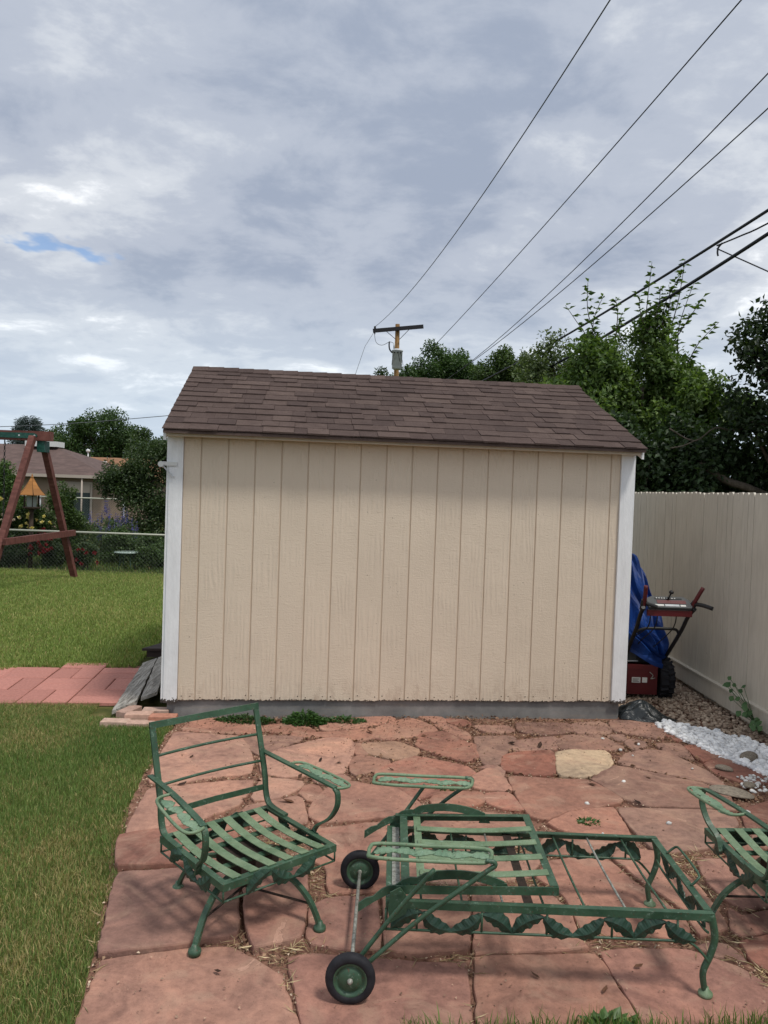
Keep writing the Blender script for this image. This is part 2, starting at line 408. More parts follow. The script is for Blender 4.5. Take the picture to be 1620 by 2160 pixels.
class MB:
    def __init__(s): s.v = []; s.f = []; s.sm = []
    def add(s, v, f, smooth=False):
        b = len(s.v); s.v += [tuple(p) for p in v]; s.f += [tuple(i + b for i in q) for q in f]; s.sm += [smooth] * len(f)
        return s
    def box(s, c, d, rot=None):
        x, y, z = d[0] / 2, d[1] / 2, d[2] / 2
        P = [Vector(p) for p in ((-x, -y, -z), (x, -y, -z), (x, y, -z), (-x, y, -z), (-x, -y, z), (x, -y, z), (x, y, z), (-x, y, z))]
        if rot is not None: P = [rot @ p for p in P]
        P = [p + Vector(c) for p in P]
        return s.add(P, [(0, 3, 2, 1), (4, 5, 6, 7), (0, 1, 5, 4), (1, 2, 6, 5), (2, 3, 7, 6), (3, 0, 4, 7)])
    def b2(s, a, b):
        return s.box([(a[i] + b[i]) / 2 for i in range(3)], [abs(b[i] - a[i]) for i in range(3)])
    def strip(s, pts, w, h, upv=(0, 0, 1), closed=False):
        """rectangular section swept along pts: w across, h along up"""
        pts = [Vector(p) for p in pts]; n = len(pts); rings = []
        for i, p in enumerate(pts):
            if closed: d = (pts[(i + 1) % n] - pts[i - 1])
            else: d = pts[min(i + 1, n - 1)] - pts[max(i - 1, 0)]
            d.normalize(); U = Vector(upv); sd = d.cross(U)
            if sd.length < 1e-4: sd = d.cross(Vector((0, 1, 0)))
            sd.normalize(); U2 = sd.cross(d).normalized()
            rings.append([p + sd * (a * w / 2) + U2 * (b * h / 2) for a, b in ((-1, -1), (1, -1), (1, 1), (-1, 1))])
        V = [q for r in rings for q in r]; F = []
        for i in range(n if closed else n - 1):
            a, b = 4 * i, 4 * ((i + 1) % n)
            for k in range(4): F.append((a + k, a + (k + 1) % 4, b + (k + 1) % 4, b + k))
        if not closed: F += [(3, 2, 1, 0), tuple(4 * (n - 1) + k for k in range(4))]
        return s.add(V, F)
    def tube(s, pts, r, n=8, closed=False):
        pts = [Vector(p) for p in pts]; N = len(pts)
        rad = r if isinstance(r, (list, tuple)) else [r] * N
        V = []; F = []; prev = None
        for i, p in enumerate(pts):
            if closed: d = pts[(i + 1) % N] - pts[i - 1]
            else: d = pts[min(i + 1, N - 1)] - pts[max(i - 1, 0)]
            d.normalize()
            if prev is None:
                a = d.orthogonal().normalized()
            else:
                a = (prev - d * prev.dot(d)).normalized()
            prev = a; b = d.cross(a)
            for k in range(n):
                t = 2 * math.pi * k / n
                V.append(p + (a * math.cos(t) + b * math.sin(t)) * rad[i])
        for i in range(N if closed else N - 1):
            for k in range(n):
                a0, b0 = i * n, ((i + 1) % N) * n
                F.append((a0 + k, a0 + (k + 1) % n, b0 + (k + 1) % n, b0 + k))
        base = len(s.v); s.add(V, F, True)
        if not closed:
            s.f += [tuple(base + k for k in range(n))[::-1], tuple(base + (N - 1) * n + k for k in range(n))]; s.sm += [False, False]
        return s
    def lathe(s, prof, n=24, mtx=None, smooth=True, ring=False):
        V = []; F = []
        for r, z in prof:
            for k in range(n):
                t = 2 * math.pi * k / n; V.append(Vector((r * math.cos(t), r * math.sin(t), z)))
        if mtx is not None: V = [mtx @ p for p in V]
        for i in range(len(prof) - 1):
            for k in range(n):
                F.append((i * n + k, i * n + (k + 1) % n, (i + 1) * n + (k + 1) % n, (i + 1) * n + k))
        q = len(prof) - 1
        if ring: F += [(q * n + k, q * n + (k + 1) % n, (k + 1) % n, k) for k in range(n)]
        else: F += [tuple(range(n))[::-1], tuple(q * n + k for k in range(n))]
        return s.add(V, F, smooth)
    def prism(s, poly, a, b, axis='z'):
        n = len(poly)
        def P(p, t): return (p[0], p[1], t) if axis == 'z' else ((p[0], t, p[1]) if axis == 'y' else (t, p[0], p[1]))
        V = [P(p, a) for p in poly] + [P(p, b) for p in poly]
        F = [tuple(range(n))[::-1], tuple(range(n, 2 * n))] + [(i, (i + 1) % n, n + (i + 1) % n, n + i) for i in range(n)]
        return s.add(V, F)
    def mesh(s, name, material, off=(0, 0, 0)):
        me = bpy.data.meshes.new(name)
        o = Vector(off)
        me.from_pydata([tuple(Vector(p) - o) for p in s.v], [], s.f)
        me.polygons.foreach_set('use_smooth', s.sm)
        me.materials.append(material); me.update()
        return me
    def build(s, name, material, parent=None, world=False, org=None, **kw):
        off = Vector((0, 0, 0))
        if world and parent is not None: off = parent.location.copy()
        if org is not None: off = Vector(org)
        o = link_mesh(name, s.mesh(name, material, off), parent)
        if org is not None:
            o.location = Vector(org) - (parent.location if (world and parent is not None) else Vector((0, 0, 0)))
        return prop(o, **kw)
def smooth_path(pts, k=6, closed=False):
    """Catmull-Rom"""
    P = [Vector(p) for p in pts]; n = len(P); o = []
    rngi = range(n if closed else n - 1)
    for i in rngi:
        p0 = P[i - 1] if (i > 0 or closed) else P[0]; p1 = P[i]; p2 = P[(i + 1) % n]; p3 = P[(i + 2) % n] if (closed or i + 2 < n) else P[-1]
        for j in range(k):
            t = j / k
            o.append(0.5 * ((2 * p1) + (p2 - p0) * t + (2 * p0 - 5 * p1 + 4 * p2 - p3) * t * t + (3 * p1 - p0 - 3 * p2 + p3) * t ** 3))
    if not closed: o.append(P[-1])
    return o
def in_poly(px, py, poly):
    inside = np.zeros(len(px), bool); n = len(poly)
    for i in range(n):
        x1, y1 = poly[i]; x2, y2 = poly[(i + 1) % n]
        c = ((y1 > py) != (y2 > py)) & (px < (x2 - x1) * (py - y1) / (y2 - y1 + 1e-12) + x1)
        inside ^= c
    return inside

def leaves(P, D, size, wid, colors, fold=.15, nrm=None):
    """diamond leaves: base P, direction D (unit); returns verts, tris, colours"""
    n = len(P); size = np.asarray(size).reshape(-1, 1) * np.ones((n, 1))
    if nrm is None: nrm = rng.normal(size=(n, 3))
    s = np.cross(D, nrm); s /= np.linalg.norm(s, axis=1, keepdims=True) + 1e-9
    nn = np.cross(s, D)
    a = P; b = P + D * size * .45 + s * size * wid + nn * size * fold; c = P + D * size - nn * size * fold * .6; d = P + D * size * .45 - s * size * wid + nn * size * fold
    V = np.stack([a, b, c, d], 1).reshape(-1, 3)
    i = np.arange(n)[:, None] * 4
    F = np.concatenate([i + np.array([[0, 1, 2]]), i + np.array([[0, 2, 3]])], 1).reshape(-1, 3)
    C = np.repeat(colors, 4, 0)
    return V, F, C
def unit(v): return v / (np.linalg.norm(v, axis=1, keepdims=True) + 1e-9)
def leaf_cols(n, c0, c1, jit=.25):
    t = rng.random((n, 1)); c = np.array(c0) * (1 - t) + np.array(c1) * t
    return c * (1 + jit * (rng.random((n, 1)) - .5) * 2)
def crown_points(ells, n, sub=14, subr=(.28, .45), shell=.5):
    """points through sub-clumps of main ellipsoids"""
    C = []; Rr = []
    for (c, r) in ells:
        c = np.array(c, float); r = np.array(r, float)
        k = max(4, int(sub))
        u = unit(rng.normal(size=(k, 3))) * (rng.random((k, 1)) ** .33) * .82
        C.append(c + u * r); Rr.append(r * rng.uniform(subr[0], subr[1], (k, 1)))
    C = np.concatenate(C); Rr = np.concatenate(Rr)
    w = Rr.prod(1) ** .7; idx = rng.choice(len(C), n, p=w / w.sum())
    d = unit(rng.normal(size=(n, 3))); rad = rng.random((n, 1)) ** shell
    P = C[idx] + d * rad * Rr[idx]
    return P, d, C
def crown(name, ells, n, size, c0, c1, parent, sub=14, wid=.28, material='leaf', droop=.2, subr=(.28, .45), org=(0, 0, 0), limbs_from=None, extra=None):
    P, d, C = crown_points(ells, n, sub, subr)
    D = unit(d * .6 + rng.normal(size=(n, 3)) * .8 + np.array([0, 0, -droop]))
    sz = rng.uniform(.65, 1.25, n) * size
    nrm = unit(rng.normal(size=(n, 3)) * .7 + np.array([0, 0, 1.0]) + d * .4)
    V, F, col = leaves(P, D, sz, wid, leaf_cols(n, c0, c1), nrm=nrm)
    if extra is not None:
        F = np.concatenate([F, extra[1] + len(V)]); V = np.concatenate([V, extra[0]]); col = np.concatenate([col, extra[2]])
    me = mesh_np(name, V - np.array(org), F, M[material], col)
    link_mesh(name, me, parent)
    return C
def tree(name, label, cat, base, ells, n, size, c0, c1, trunk_r=.12, sub=14, wid=.28, group=None, droop=.2, limbs=10, subr=(.28, .45), trunk_top=None, extra=None, lean=(0, 0)):
    t = thing(name, label, cat, base, 0, group)
    C = crown('crown', ells, n, size, c0, c1, t, sub, wid, 'leaf', droop, subr, base, extra=extra)
    b = Vector(base); cz = np.array([e[0] for e in ells]).mean(0)
    top = Vector(cz) if trunk_top is None else Vector(trunk_top)
    mb = MB(); mid = b.lerp(top, .5) + Vector((lean[0], lean[1], 0))
    path = smooth_path([b - Vector((0, 0, .1)), b.lerp(mid, .4), mid, top], 4)
    mb.tube(path, [trunk_r * (1 - .72 * i / (len(path) - 1)) for i in range(len(path))], 8)
    pick = rng.choice(len(C), min(limbs, len(C)), replace=False)
    for k in pick:
        q = Vector(C[k]); s0 = path[int(len(path) * rng.uniform(.45, .9))]
        m_ = s0.lerp(q, .5) + Vector(rng.normal(size=3) * (q - s0).length * .09) + Vector((0, 0, (q - s0).length * .05))
        lp = smooth_path([s0, m_, q], 3)
        mb.tube(lp, [trunk_r * .34 * (1 - .75 * i / (len(lp) - 1)) for i in range(len(lp))], 5)
    mb.build('trunk', M['bark'], t, world=True)
    return t

# ------------------------------------------------------------------ ground
def terrain(y):
    t = np.clip((np.asarray(y, float) - 17) / 12, 0, 1)
    return -.02 - .75 * t * t * (3 - 2 * t)
gx = np.array([-900, -300, -120, -60, -30, -20, -14, -10, -8, -6, -4, -2, 0, 2, 4, 6, 8, 10, 14, 20, 30, 60, 120, 300, 900.])
gy = np.array([-300, -60, -20, -8, -4, 0, 2, 4, 6, 8, 10, 12, 14, 16, 17, 18, 19, 20, 21, 22, 23, 24, 25, 26, 27, 28, 29, 32, 36, 44, 60, 100, 200, 500, 1400.])
GX, GY = np.meshgrid(gx, gy)
GV = np.stack([GX.ravel(), GY.ravel(), terrain(GY.ravel())], 1)
nx = len(gx); F = []
for j in range(len(gy) - 1):
    for i in range(nx - 1): F.append((j * nx + i, j * nx + i + 1, (j + 1) * nx + i + 1, (j + 1) * nx + i))
prop(link_mesh('ground', mesh_np('ground', GV, F, M['ground'], smooth=True)), 'grassy ground running under the yard and out to the far gardens', 'ground', kind='structure')

# ------------------------------------------------------------------ flagstone patio
TINT = {'a': (.355, .182, .132), 'b': (.295, .155, .121), 'r': (.325, .145, .105), 'g': (.295, .172, .133), 'p': (.385, .212, .157), 'y': (.49, .375, .255), 'y2': (.36, .22, .15), 'm': (.25, .112, .083)}
STONES = [
    (((-0.95,2.43),(-1.00,2.85),(-0.71,2.93),(-0.53,2.96),(-0.49,2.93),(-0.31,2.79),(-0.28,2.68),(-0.23,2.54),(-0.19,2.39),(-0.92,2.24)), 0, 'a'),
    (((-1.15,3.47),(-0.90,3.52),(-0.63,3.57),(-0.52,3.03),(-0.71,2.95),(-1.02,2.86),(-1.06,3.04),(-1.13,3.33)), 0.02, 'b'),
    (((-1.27,3.82),(-1.11,3.90),(-0.90,3.95),(-0.71,3.99),(-0.64,3.60),(-0.91,3.55),(-1.17,3.51),(-1.24,3.68)), 0.03, 'r'),
    (((-0.60,3.56),(-0.30,3.57),(-0.27,3.13),(-0.27,3.01),(-0.45,2.93),(-0.50,3.08),(-0.53,3.20)), 0.02, 'b'),
    (((-0.31,4.00),(-0.04,4.10),(0.07,4.13),(0.14,3.99),(0.10,3.41),(-0.19,3.37),(-0.22,3.61),(-0.30,3.67)), 0.008, 'a'),
    (((-0.26,3.27),(-0.17,3.34),(0.03,3.36),(0.04,3.15),(0.05,2.97),(-0.10,2.96),(-0.23,2.99),(-0.25,3.04)), 0.006, 'b'),
    (((-0.31,2.90),(-0.22,2.93),(0.04,2.91),(0.22,2.90),(0.38,2.90),(0.36,2.71),(0.34,2.37),(-0.18,2.35),(-0.24,2.65)), 0, 'b'),
    (((0.05,3.41),(0.24,3.44),(0.43,3.42),(0.42,3.20),(0.39,2.98),(0.19,2.94),(0.07,2.95)), 0.015, 'a'),
    (((0.46,3.42),(0.81,3.43),(0.86,3.29),(0.85,3.08),(0.87,3.02),(0.56,2.98),(0.41,2.96)), 0.008, 'a'),
    (((0.41,2.94),(0.56,2.96),(0.89,2.99),(0.91,2.89),(0.93,2.67),(0.93,2.40),(0.36,2.37),(0.39,2.71)), 0.004, 'a'),
    (((0.91,3.01),(1.08,3.04),(1.28,3.04),(1.35,2.99),(1.44,2.94),(1.47,2.87),(1.52,2.75),(1.38,2.42),(0.95,2.40),(0.95,2.68),(0.92,2.91)), 0, 'b'),
    (((1.31,3.07),(1.39,3.10),(1.46,3.09),(1.48,2.97),(1.37,3.00)), 0.003, 'b'),
    (((0.77,3.58),(0.85,3.74),(1.15,3.83),(1.23,3.57),(1.34,3.32),(1.34,3.19),(1.30,3.10),(1.11,3.12),(0.88,3.11),(0.87,3.42)), 0.006, 'a'),
    (((1.19,3.84),(1.32,3.92),(1.48,3.88),(1.51,3.64),(1.53,3.43),(1.51,3.20),(1.36,3.13),(1.37,3.34),(1.27,3.59)), 0.006, 'a'),
    (((1.63,3.83),(1.80,3.84),(1.99,3.75),(1.95,3.45),(1.65,3.36),(1.60,3.45),(1.58,3.60)), 0.005, 'b'),
    (((1.51,3.11),(1.80,3.21),(1.67,2.89),(1.53,2.91),(1.50,2.97)), 0.004, 'r'),
    (((1.59,3.38),(1.61,3.31),(1.93,3.41),(1.83,3.24),(1.53,3.15),(1.52,3.20)), 0.002, 'b'),
    (((1.39,4.87),(1.61,5.11),(1.87,4.96),(2.07,4.84),(2.16,4.67),(2.08,4.44),(1.98,4.48),(1.59,4.48),(1.50,4.57),(1.44,4.74)), 0.01, 'g'),
    (((1.65,5.19),(1.77,5.38),(1.95,5.48),(2.06,5.47),(2.12,5.29),(2.21,5.05),(2.20,4.81),(2.12,4.90),(1.90,5.03)), 0.006, 'g'),
    (((1.28,5.36),(1.40,5.41),(1.63,5.41),(1.59,5.17),(1.49,5.02),(1.34,4.91),(1.19,4.92),(1.23,5.15)), 0.01, 'y'),
    (((1.35,5.64),(1.44,5.75),(1.68,5.78),(1.78,5.50),(1.54,5.45),(1.31,5.46)), 0.006, 'g'),
    (((0.88,5.24),(0.98,5.33),(1.24,5.39),(1.15,4.94),(0.94,4.93),(0.84,5.00)), 0.006, 'r'),
    (((0.86,4.86),(1.11,4.83),(1.34,4.84),(1.43,4.69),(1.47,4.54),(1.27,4.43),(1.10,4.37),(0.95,4.24),(0.88,4.28),(0.86,4.56)), 0.008, 'a'),
    (((1.11,4.34),(1.27,4.41),(1.39,4.43),(1.38,4.17),(1.37,4.06),(1.17,4.06),(1.02,4.09),(0.95,4.19)), 0.007, 'a'),
    (((1.41,4.42),(1.57,4.43),(1.96,4.44),(2.06,4.39),(2.04,4.26),(1.76,3.96),(1.54,3.88),(1.44,3.90),(1.41,4.06),(1.40,4.21)), 0.008, 'g'),
    (((0.60,4.80),(0.74,4.99),(0.79,4.98),(0.83,4.64),(0.72,4.65),(0.61,4.68)), 0.005, 'a'),
    (((0.68,4.58),(0.81,4.59),(0.84,4.35),(0.74,4.38),(0.66,4.45)), 0.006, 'r'),
    (((0.37,4.56),(0.65,4.58),(0.63,4.46),(0.55,4.39),(0.33,4.41)), 0.004, 'a'),
    (((0.12,4.66),(0.44,4.73),(0.44,4.62),(0.25,4.48),(0.19,4.51)), 0.003, 'r'),
    (((-0.17,4.69),(-0.04,4.63),(0.11,4.61),(0.22,4.44),(0.26,4.37),(0.19,4.26),(-0.05,4.17),(-0.29,4.11),(-0.34,4.18),(-0.34,4.33),(-0.26,4.59)), 0.008, 'a'),
    (((0.01,4.88),(0.14,5.05),(0.28,5.18),(0.60,5.01),(0.63,4.90),(0.58,4.81),(0.41,4.77),(0.03,4.74)), 0.006, 'r'),
    (((0.34,5.68),(0.50,5.74),(0.65,5.50),(0.69,5.22),(0.61,5.13),(0.40,5.28),(0.29,5.42)), 0.006, 'r'),
    (((-0.09,5.40),(0.15,5.47),(0.29,5.32),(0.26,5.19),(0.12,5.13),(-0.04,5.21)), 0.004, 'y2'),
    (((0.45,5.94),(0.55,5.95),(0.68,5.72),(0.67,5.57),(0.52,5.80)), 0.002, 'a'),
    (((0.34,6.13),(0.52,6.11),(0.53,5.98),(0.45,5.99)), 0.004, 'a'),
    (((0.54,6.10),(0.71,6.06),(0.72,5.92),(0.59,5.96)), 0.002, 'r'),
    (((0.02,5.82),(0.26,6.07),(0.41,5.90),(0.45,5.78),(0.32,5.66),(0.09,5.53),(-0.02,5.57)), 0.004, 'a'),
    (((0.75,5.94),(1.03,5.94),(1.04,5.82),(0.84,5.77)), 0.002, 'g'),
    (((1.11,6.04),(1.52,6.07),(1.49,5.86),(1.20,5.77),(1.09,5.85)), 0.003, 'g'),
    (((1.56,6.07),(1.80,6.14),(1.81,5.94),(1.76,5.85),(1.52,5.84)), 0.003, 'g'),
    (((1.88,6.18),(2.24,6.20),(2.22,5.92),(2.13,5.76),(1.91,5.88),(1.84,5.94)), 0.006, 'g'),
    (((1.02,5.59),(1.34,5.72),(1.30,5.47),(0.97,5.38)), 0.003, 'g'),
    (((0.74,5.66),(1.02,5.69),(0.99,5.54),(0.89,5.33),(0.82,5.10),(0.73,5.07),(0.72,5.27)), 0.003, 'g'),
    (((1.84,5.65),(1.92,5.73),(1.99,5.64),(1.87,5.48),(1.84,5.49)), 0.004, 'g'),
    (((1.73,5.78),(1.89,5.82),(1.82,5.69),(1.78,5.72)), 0.003, 'g'),
    (((2.06,5.65),(2.24,5.64),(2.20,5.32),(2.15,5.37),(2.07,5.51)), 0.004, 'g'),
    (((2.27,5.62),(2.47,5.60),(2.49,5.47),(2.25,5.29),(2.26,5.45)), 0.004, 'm'),
    (((2.26,5.24),(2.49,5.41),(2.57,5.19),(2.60,4.94),(2.37,4.90),(2.26,5.06)), 0.004, 'm'),
    (((2.23,5.88),(2.35,5.76),(2.24,5.74),(2.22,5.80)), 0.002, 'm'),
    (((2.13,4.46),(2.46,4.67),(2.56,4.43),(2.30,3.97),(2.01,3.98),(2.07,4.26)), 0.004, 'm'),
    (((1.74,3.90),(1.96,4.08),(1.99,3.94),(2.21,3.89),(2.12,3.78),(1.86,3.88)), 0.004, 'm'),
    (((-1.43,5.50),(-0.99,5.46),(-0.89,5.27),(-0.81,5.00),(-0.79,4.77),(-1.02,4.68),(-1.25,4.53),(-1.34,4.58),(-1.37,4.81),(-1.41,5.17)), 0.008, 'p'),
    (((-1.32,4.47),(-1.24,4.50),(-0.89,4.63),(-0.73,4.65),(-0.73,4.45),(-0.76,4.28),(-0.93,4.06),(-1.12,3.95),(-1.26,3.87),(-1.29,4.11)), 0.008, 'p'),
    (((-0.69,4.70),(-0.53,4.68),(-0.42,4.65),(-0.52,4.46),(-0.60,4.40),(-0.69,4.37),(-0.69,4.53)), 0.005, 'p'),
    (((-0.71,4.28),(-0.59,4.35),(-0.45,4.44),(-0.41,4.40),(-0.37,4.22),(-0.35,4.08),(-0.47,4.03),(-0.69,4.03),(-0.73,4.19)), 0.006, 'p'),
    (((-1.41,5.58),(-1.39,5.85),(-1.01,5.93),(-0.91,5.81),(-0.83,5.61),(-1.01,5.55)), 0.003, 'a'),
    (((-0.83,5.75),(-0.60,5.86),(-0.45,5.65),(-0.64,5.59),(-0.81,5.64)), 0.002, 'a'),
    (((-0.47,5.95),(0.11,6.09),(0.14,6.01),(-0.09,5.81),(-0.39,5.69)), 0.004, 'a'),
    (((-0.65,5.22),(-0.35,5.50),(-0.18,5.49),(-0.16,5.27),(-0.21,4.83),(-0.33,4.81),(-0.56,4.74),(-0.69,4.79),(-0.76,5.05)), 0.006, 'p'),
    (((-0.16,5.07),(-0.10,5.17),(0.09,5.08),(0.08,4.98),(-0.13,4.81)), 0.004, 'a'),
    (((-0.40,4.63),(-0.34,4.60),(-0.32,4.45),(-0.35,4.37),(-0.43,4.50)), 0.003, 'a'),
    (((0.22,4.22),(0.31,4.33),(0.57,4.31),(0.83,4.28),(0.86,4.19),(0.88,4.05),(0.76,3.89),(0.51,3.82),(0.27,3.85),(0.16,3.99)), 0.005, 'a'),
    (((0.15,3.93),(0.27,3.80),(0.50,3.78),(0.80,3.83),(0.84,3.76),(0.75,3.59),(0.47,3.49),(0.24,3.49),(0.13,3.51)), 0.004, 'p'),
    (((0.91,4.02),(1.16,4.01),(1.37,4.01),(1.33,3.95),(1.19,3.87),(0.87,3.80),(0.83,3.87)), 0.006, 'a'),
    (((-0.99,5.43),(-0.71,5.51),(-0.52,5.49),(-0.63,5.31),(-0.77,5.12),(-0.84,5.21)), 0.003, 'g'),
    (((-0.63,5.56),(-0.36,5.64),(-0.01,5.76),(-0.02,5.55),(-0.13,5.49),(-0.36,5.55),(-0.52,5.52)), 0.003, 'a'),
    (((-0.15,5.44),(-0.10,5.39),(-0.05,5.19),(-0.13,5.20)), 0.003, 'a'),
    (((-0.27,4.78),(-0.19,4.79),(-0.16,4.74),(-0.24,4.63),(-0.32,4.67),(-0.38,4.71)), 0.002, 'b'),
    (((0.65,5.48),(0.70,5.51),(0.71,5.29),(0.70,5.23)), 0.002, 'a'),
    (((0.68,5.03),(0.81,5.07),(0.83,4.97),(0.80,4.86),(0.74,5.02)), 0.002, 'b'),
]
patio_poly = [(-1.0, 1.6), (-.93, 2.3), (-.98, 2.6), (-1.06, 2.95), (-1.19, 3.45), (-1.30, 3.8), (-1.42, 4.65), (-1.52, 5.5), (-1.6, 5.9), (2.0, 6.35), (2.35, 6.2), (2.6, 5.5), (2.8, 4.4), (2.8, 1.6)]
mb = MB(); mb.add([(x, y, -.0145) for x, y in patio_poly], [tuple(range(len(patio_poly)))[::-1]])
patio = mb.build('patio', M['soil'])
prop(patio, 'bed of brown soil under the red flagstone patio', 'patio', kind='structure')
if patio.data.polygons[0].normal.z < 0: patio.data.flip_normals()
def rough_outline(poly, seg=.045, jit=.005, inset=0):
    P = [Vector((x, y)) for x, y in poly]
    area = sum(P[i].x * P[(i + 1) % len(P)].y - P[(i + 1) % len(P)].x * P[i].y for i in range(len(P))) / 2
    if area < 0: P.reverse()
    o = []; n = len(P)
    for i in range(n):
        a, b = P[i], P[(i + 1) % n]; k = max(2, int((b - a).length / seg))
        nrm = Vector((b - a)).normalized(); nrm = Vector((-nrm.y, nrm.x))
        for j in range(k):
            t = j / k
            q = a.lerp(b, t) + nrm * (random.uniform(-jit, jit) - .007 - inset)
            o.append(q)
    # soften corners
    m_ = len(o)
    return [o[i] * .8 + (o[i - 1] + o[(i + 1) % m_]) * .1 for i in range(m_)]
def inset_ring(o, d):
    n = len(o); r = []
    for i in range(n):
        t = (o[(i + 1) % n] - o[i - 1]); t.normalize(); r.append(o[i] + Vector((-t.y, t.x)) * d)
    return r
stone_outlines = []
for poly, zt, tn in STONES:
    cx = sum(p[0] for p in poly) / len(poly); cy = sum(p[1] for p in poly) / len(poly)
    o = rough_outline(poly, .035, .006, .015 if cy > 4.3 else -.002); i1 = inset_ring(o, .003); i2 = inset_ring(o, .009); n = len(o)
    stone_outlines.append([(p.x, p.y) for p in o])
    z = zt + random.uniform(0, .003)
    V = [(p.x - cx, p.y - cy, -.035) for p in o] + [(p.x - cx, p.y - cy, z - .008) for p in o] + [(p.x - cx, p.y - cy, z - .002) for p in i1] + [(p.x - cx, p.y - cy, z) for p in i2]
    mb = MB(); F = []
    for k in range(3):
        for i in range(n): F.append((k * n + i, k * n + (i + 1) % n, (k + 1) * n + (i + 1) % n, (k + 1) * n + i))
    F.append(tuple(3 * n + i for i in range(n)))
    mb.add(V, F)
    ob = mb.build('flagstone', M['flag'], patio)
    ob.location = (cx, cy, 0)
    c = np.array(TINT[tn]) * random.uniform(.86, 1.12)
    g_ = c.mean(); c = c + (np.array([g_ * 1.25, g_ * .98, g_ * .80]) - c) * random.uniform(0, .22)
    ob.color = (c[0], c[1], c[2], 1)
    if tn == 'y': ob['label'] = 'pale yellow sandstone flagstone among the red ones'

def on_stone(x, y):
    m_ = np.zeros(len(x), bool)
    for o in stone_outlines:
        m_ |= in_poly(x, y, o)
    return m_
PX = np.array([p for p in patio_poly])
# crumbs and dry straw lying in the joints
def joint_points(n, xlo=-1.5, xhi=2.6, ylo=2.35, yhi=6.2):
    out_ = []
    tot = 0
    while tot < n:
        x = rng.uniform(xlo, xhi, n * 3); y = rng.uniform(ylo, yhi, n * 3)
        k = in_poly(x, y, patio_poly) & ~on_stone(x, y)
        q = np.stack([x[k], y[k]], 1); out_.append(q); tot += len(q)
    return np.concatenate(out_)[:n]
def flakes(n2d, zlo, zhi, size, c0, c1, jit=.35):
    n = len(n2d); P = np.concatenate([n2d, rng.uniform(zlo, zhi, (n, 1))], 1)
    D = unit(np.concatenate([rng.normal(size=(n, 2)), rng.normal(size=(n, 1)) * .25], 1))
    nrm = unit(rng.normal(size=(n, 3)) * .35 + np.array([0, 0, 1.]))
    return leaves(P, D, rng.uniform(.5, 1.4, n) * size, .32, leaf_cols(n, c0, c1, jit), .18, nrm)
J = joint_points(9000)
Jf = joint_points(800, -1.4, 2.4, 4.6, 6.2)
parts = [flakes(Jf, -.006, .012, .030, (.10, .048, .032), (.30, .18, .11)), flakes(J[:6000], -.012, .006, .016, (.10, .05, .03), (.34, .22, .14)), flakes(J[6000:], -.010, .008, .012, (.40, .28, .20), (.60, .48, .36))]
# scatter over the dusty far edge of the patio and a few on stones
x = rng.uniform(-1.4, 2.3, 1700); y = 6.15 - np.abs(rng.normal(size=1700)) * .45
k = in_poly(x, y, patio_poly); q = np.stack([x[k], y[k]], 1)
parts.append(flakes(q, .006, .012, .014, (.09, .045, .03), (.30, .19, .12)))
x = rng.uniform(-1.2, 2.4, 1500); y = rng.uniform(2.4, 6, 1500); k = in_poly(x, y, patio_poly); q = np.stack([x[k], y[k]], 1)
parts.append(flakes(q, .008, .012, .011, (.12, .06, .04), (.45, .30, .22)))
def merge(parts):
    V = []; F = []; C = []; b = 0
    for v, f, c in parts:
        V.append(v); F.append(f + b); C.append(c); b += len(v)
    return np.concatenate(V), np.concatenate(F), np.concatenate(C)
V, F, C = merge(parts)
prop(link_mesh('leaf_litter', mesh_np('leaf_litter', V, F, M['dry'], C)), 'dry brown leaf crumbs and chips strewn over the flagstones and in the joints', 'litter', kind='stuff')
# straw tufts in the front joints
J2 = joint_points(2600, -1.1, 2.0, 2.35, 3.9)
n = len(J2); ang = rng.uniform(0, 2 * math.pi, n)
P = np.concatenate([J2, rng.uniform(-.012, .006, (n, 1))], 1)
D = unit(np.stack([np.cos(ang), np.sin(ang), rng.uniform(-.05, .35, n)], 1))
V, F, C = leaves(P, D, rng.uniform(.025, .085, n), .018, leaf_cols(n, (.30, .21, .11), (.62, .50, .31)), .05)
prop(link_mesh('dry_straw', mesh_np('dry_straw', V, F, M['dry'], C)), 'pale dry grass straws lying in the flagstone joints', 'straw', kind='stuff')

# ------------------------------------------------------------------ block paving path
pa = .1127
path_org = Vector((-2.93, 6.50, 0)); ux = Vector((math.cos(pa), math.sin(pa), 0)); uy = Vector((-math.sin(pa), math.cos(pa), 0))
mb = MB()
c4 = [path_org + ux * a + uy * b for a, b in ((-1.0, -.42), (.86, -.42), (.86, .98), (-1.0, .98))]
mb.add([(p.x, p.y, -.014) for p in c4], [(0, 1, 2, 3)])
paving = mb.build('path', M['soil'])
prop(paving, 'short path of pink concrete pavers in basket weave beside the lawn', 'path', kind='structure')
pm = MB(); L_, W_, H_ = .391, .191, .05
ins = .006
pm.add([(-L_/2, -W_/2, 0), (L_/2, -W_/2, 0), (L_/2, W_/2, 0), (-L_/2, W_/2, 0), (-L_/2, -W_/2, H_-.005), (L_/2, -W_/2, H_-.005), (L_/2, W_/2, H_-.005), (-L_/2, W_/2, H_-.005),
        (-L_/2+ins, -W_/2+ins, H_), (L_/2-ins, -W_/2+ins, H_), (L_/2-ins, W_/2-ins, H_), (-L_/2+ins, W_/2-ins, H_)],
       [(0, 1, 5, 4), (1, 2, 6, 5), (2, 3, 7, 6), (3, 0, 4, 7), (4, 5, 9, 8), (5, 6, 10, 9), (6, 7, 11, 10), (7, 4, 8, 11), (8, 9, 10, 11)])
pmesh = pm.mesh('paver', M['paver'])
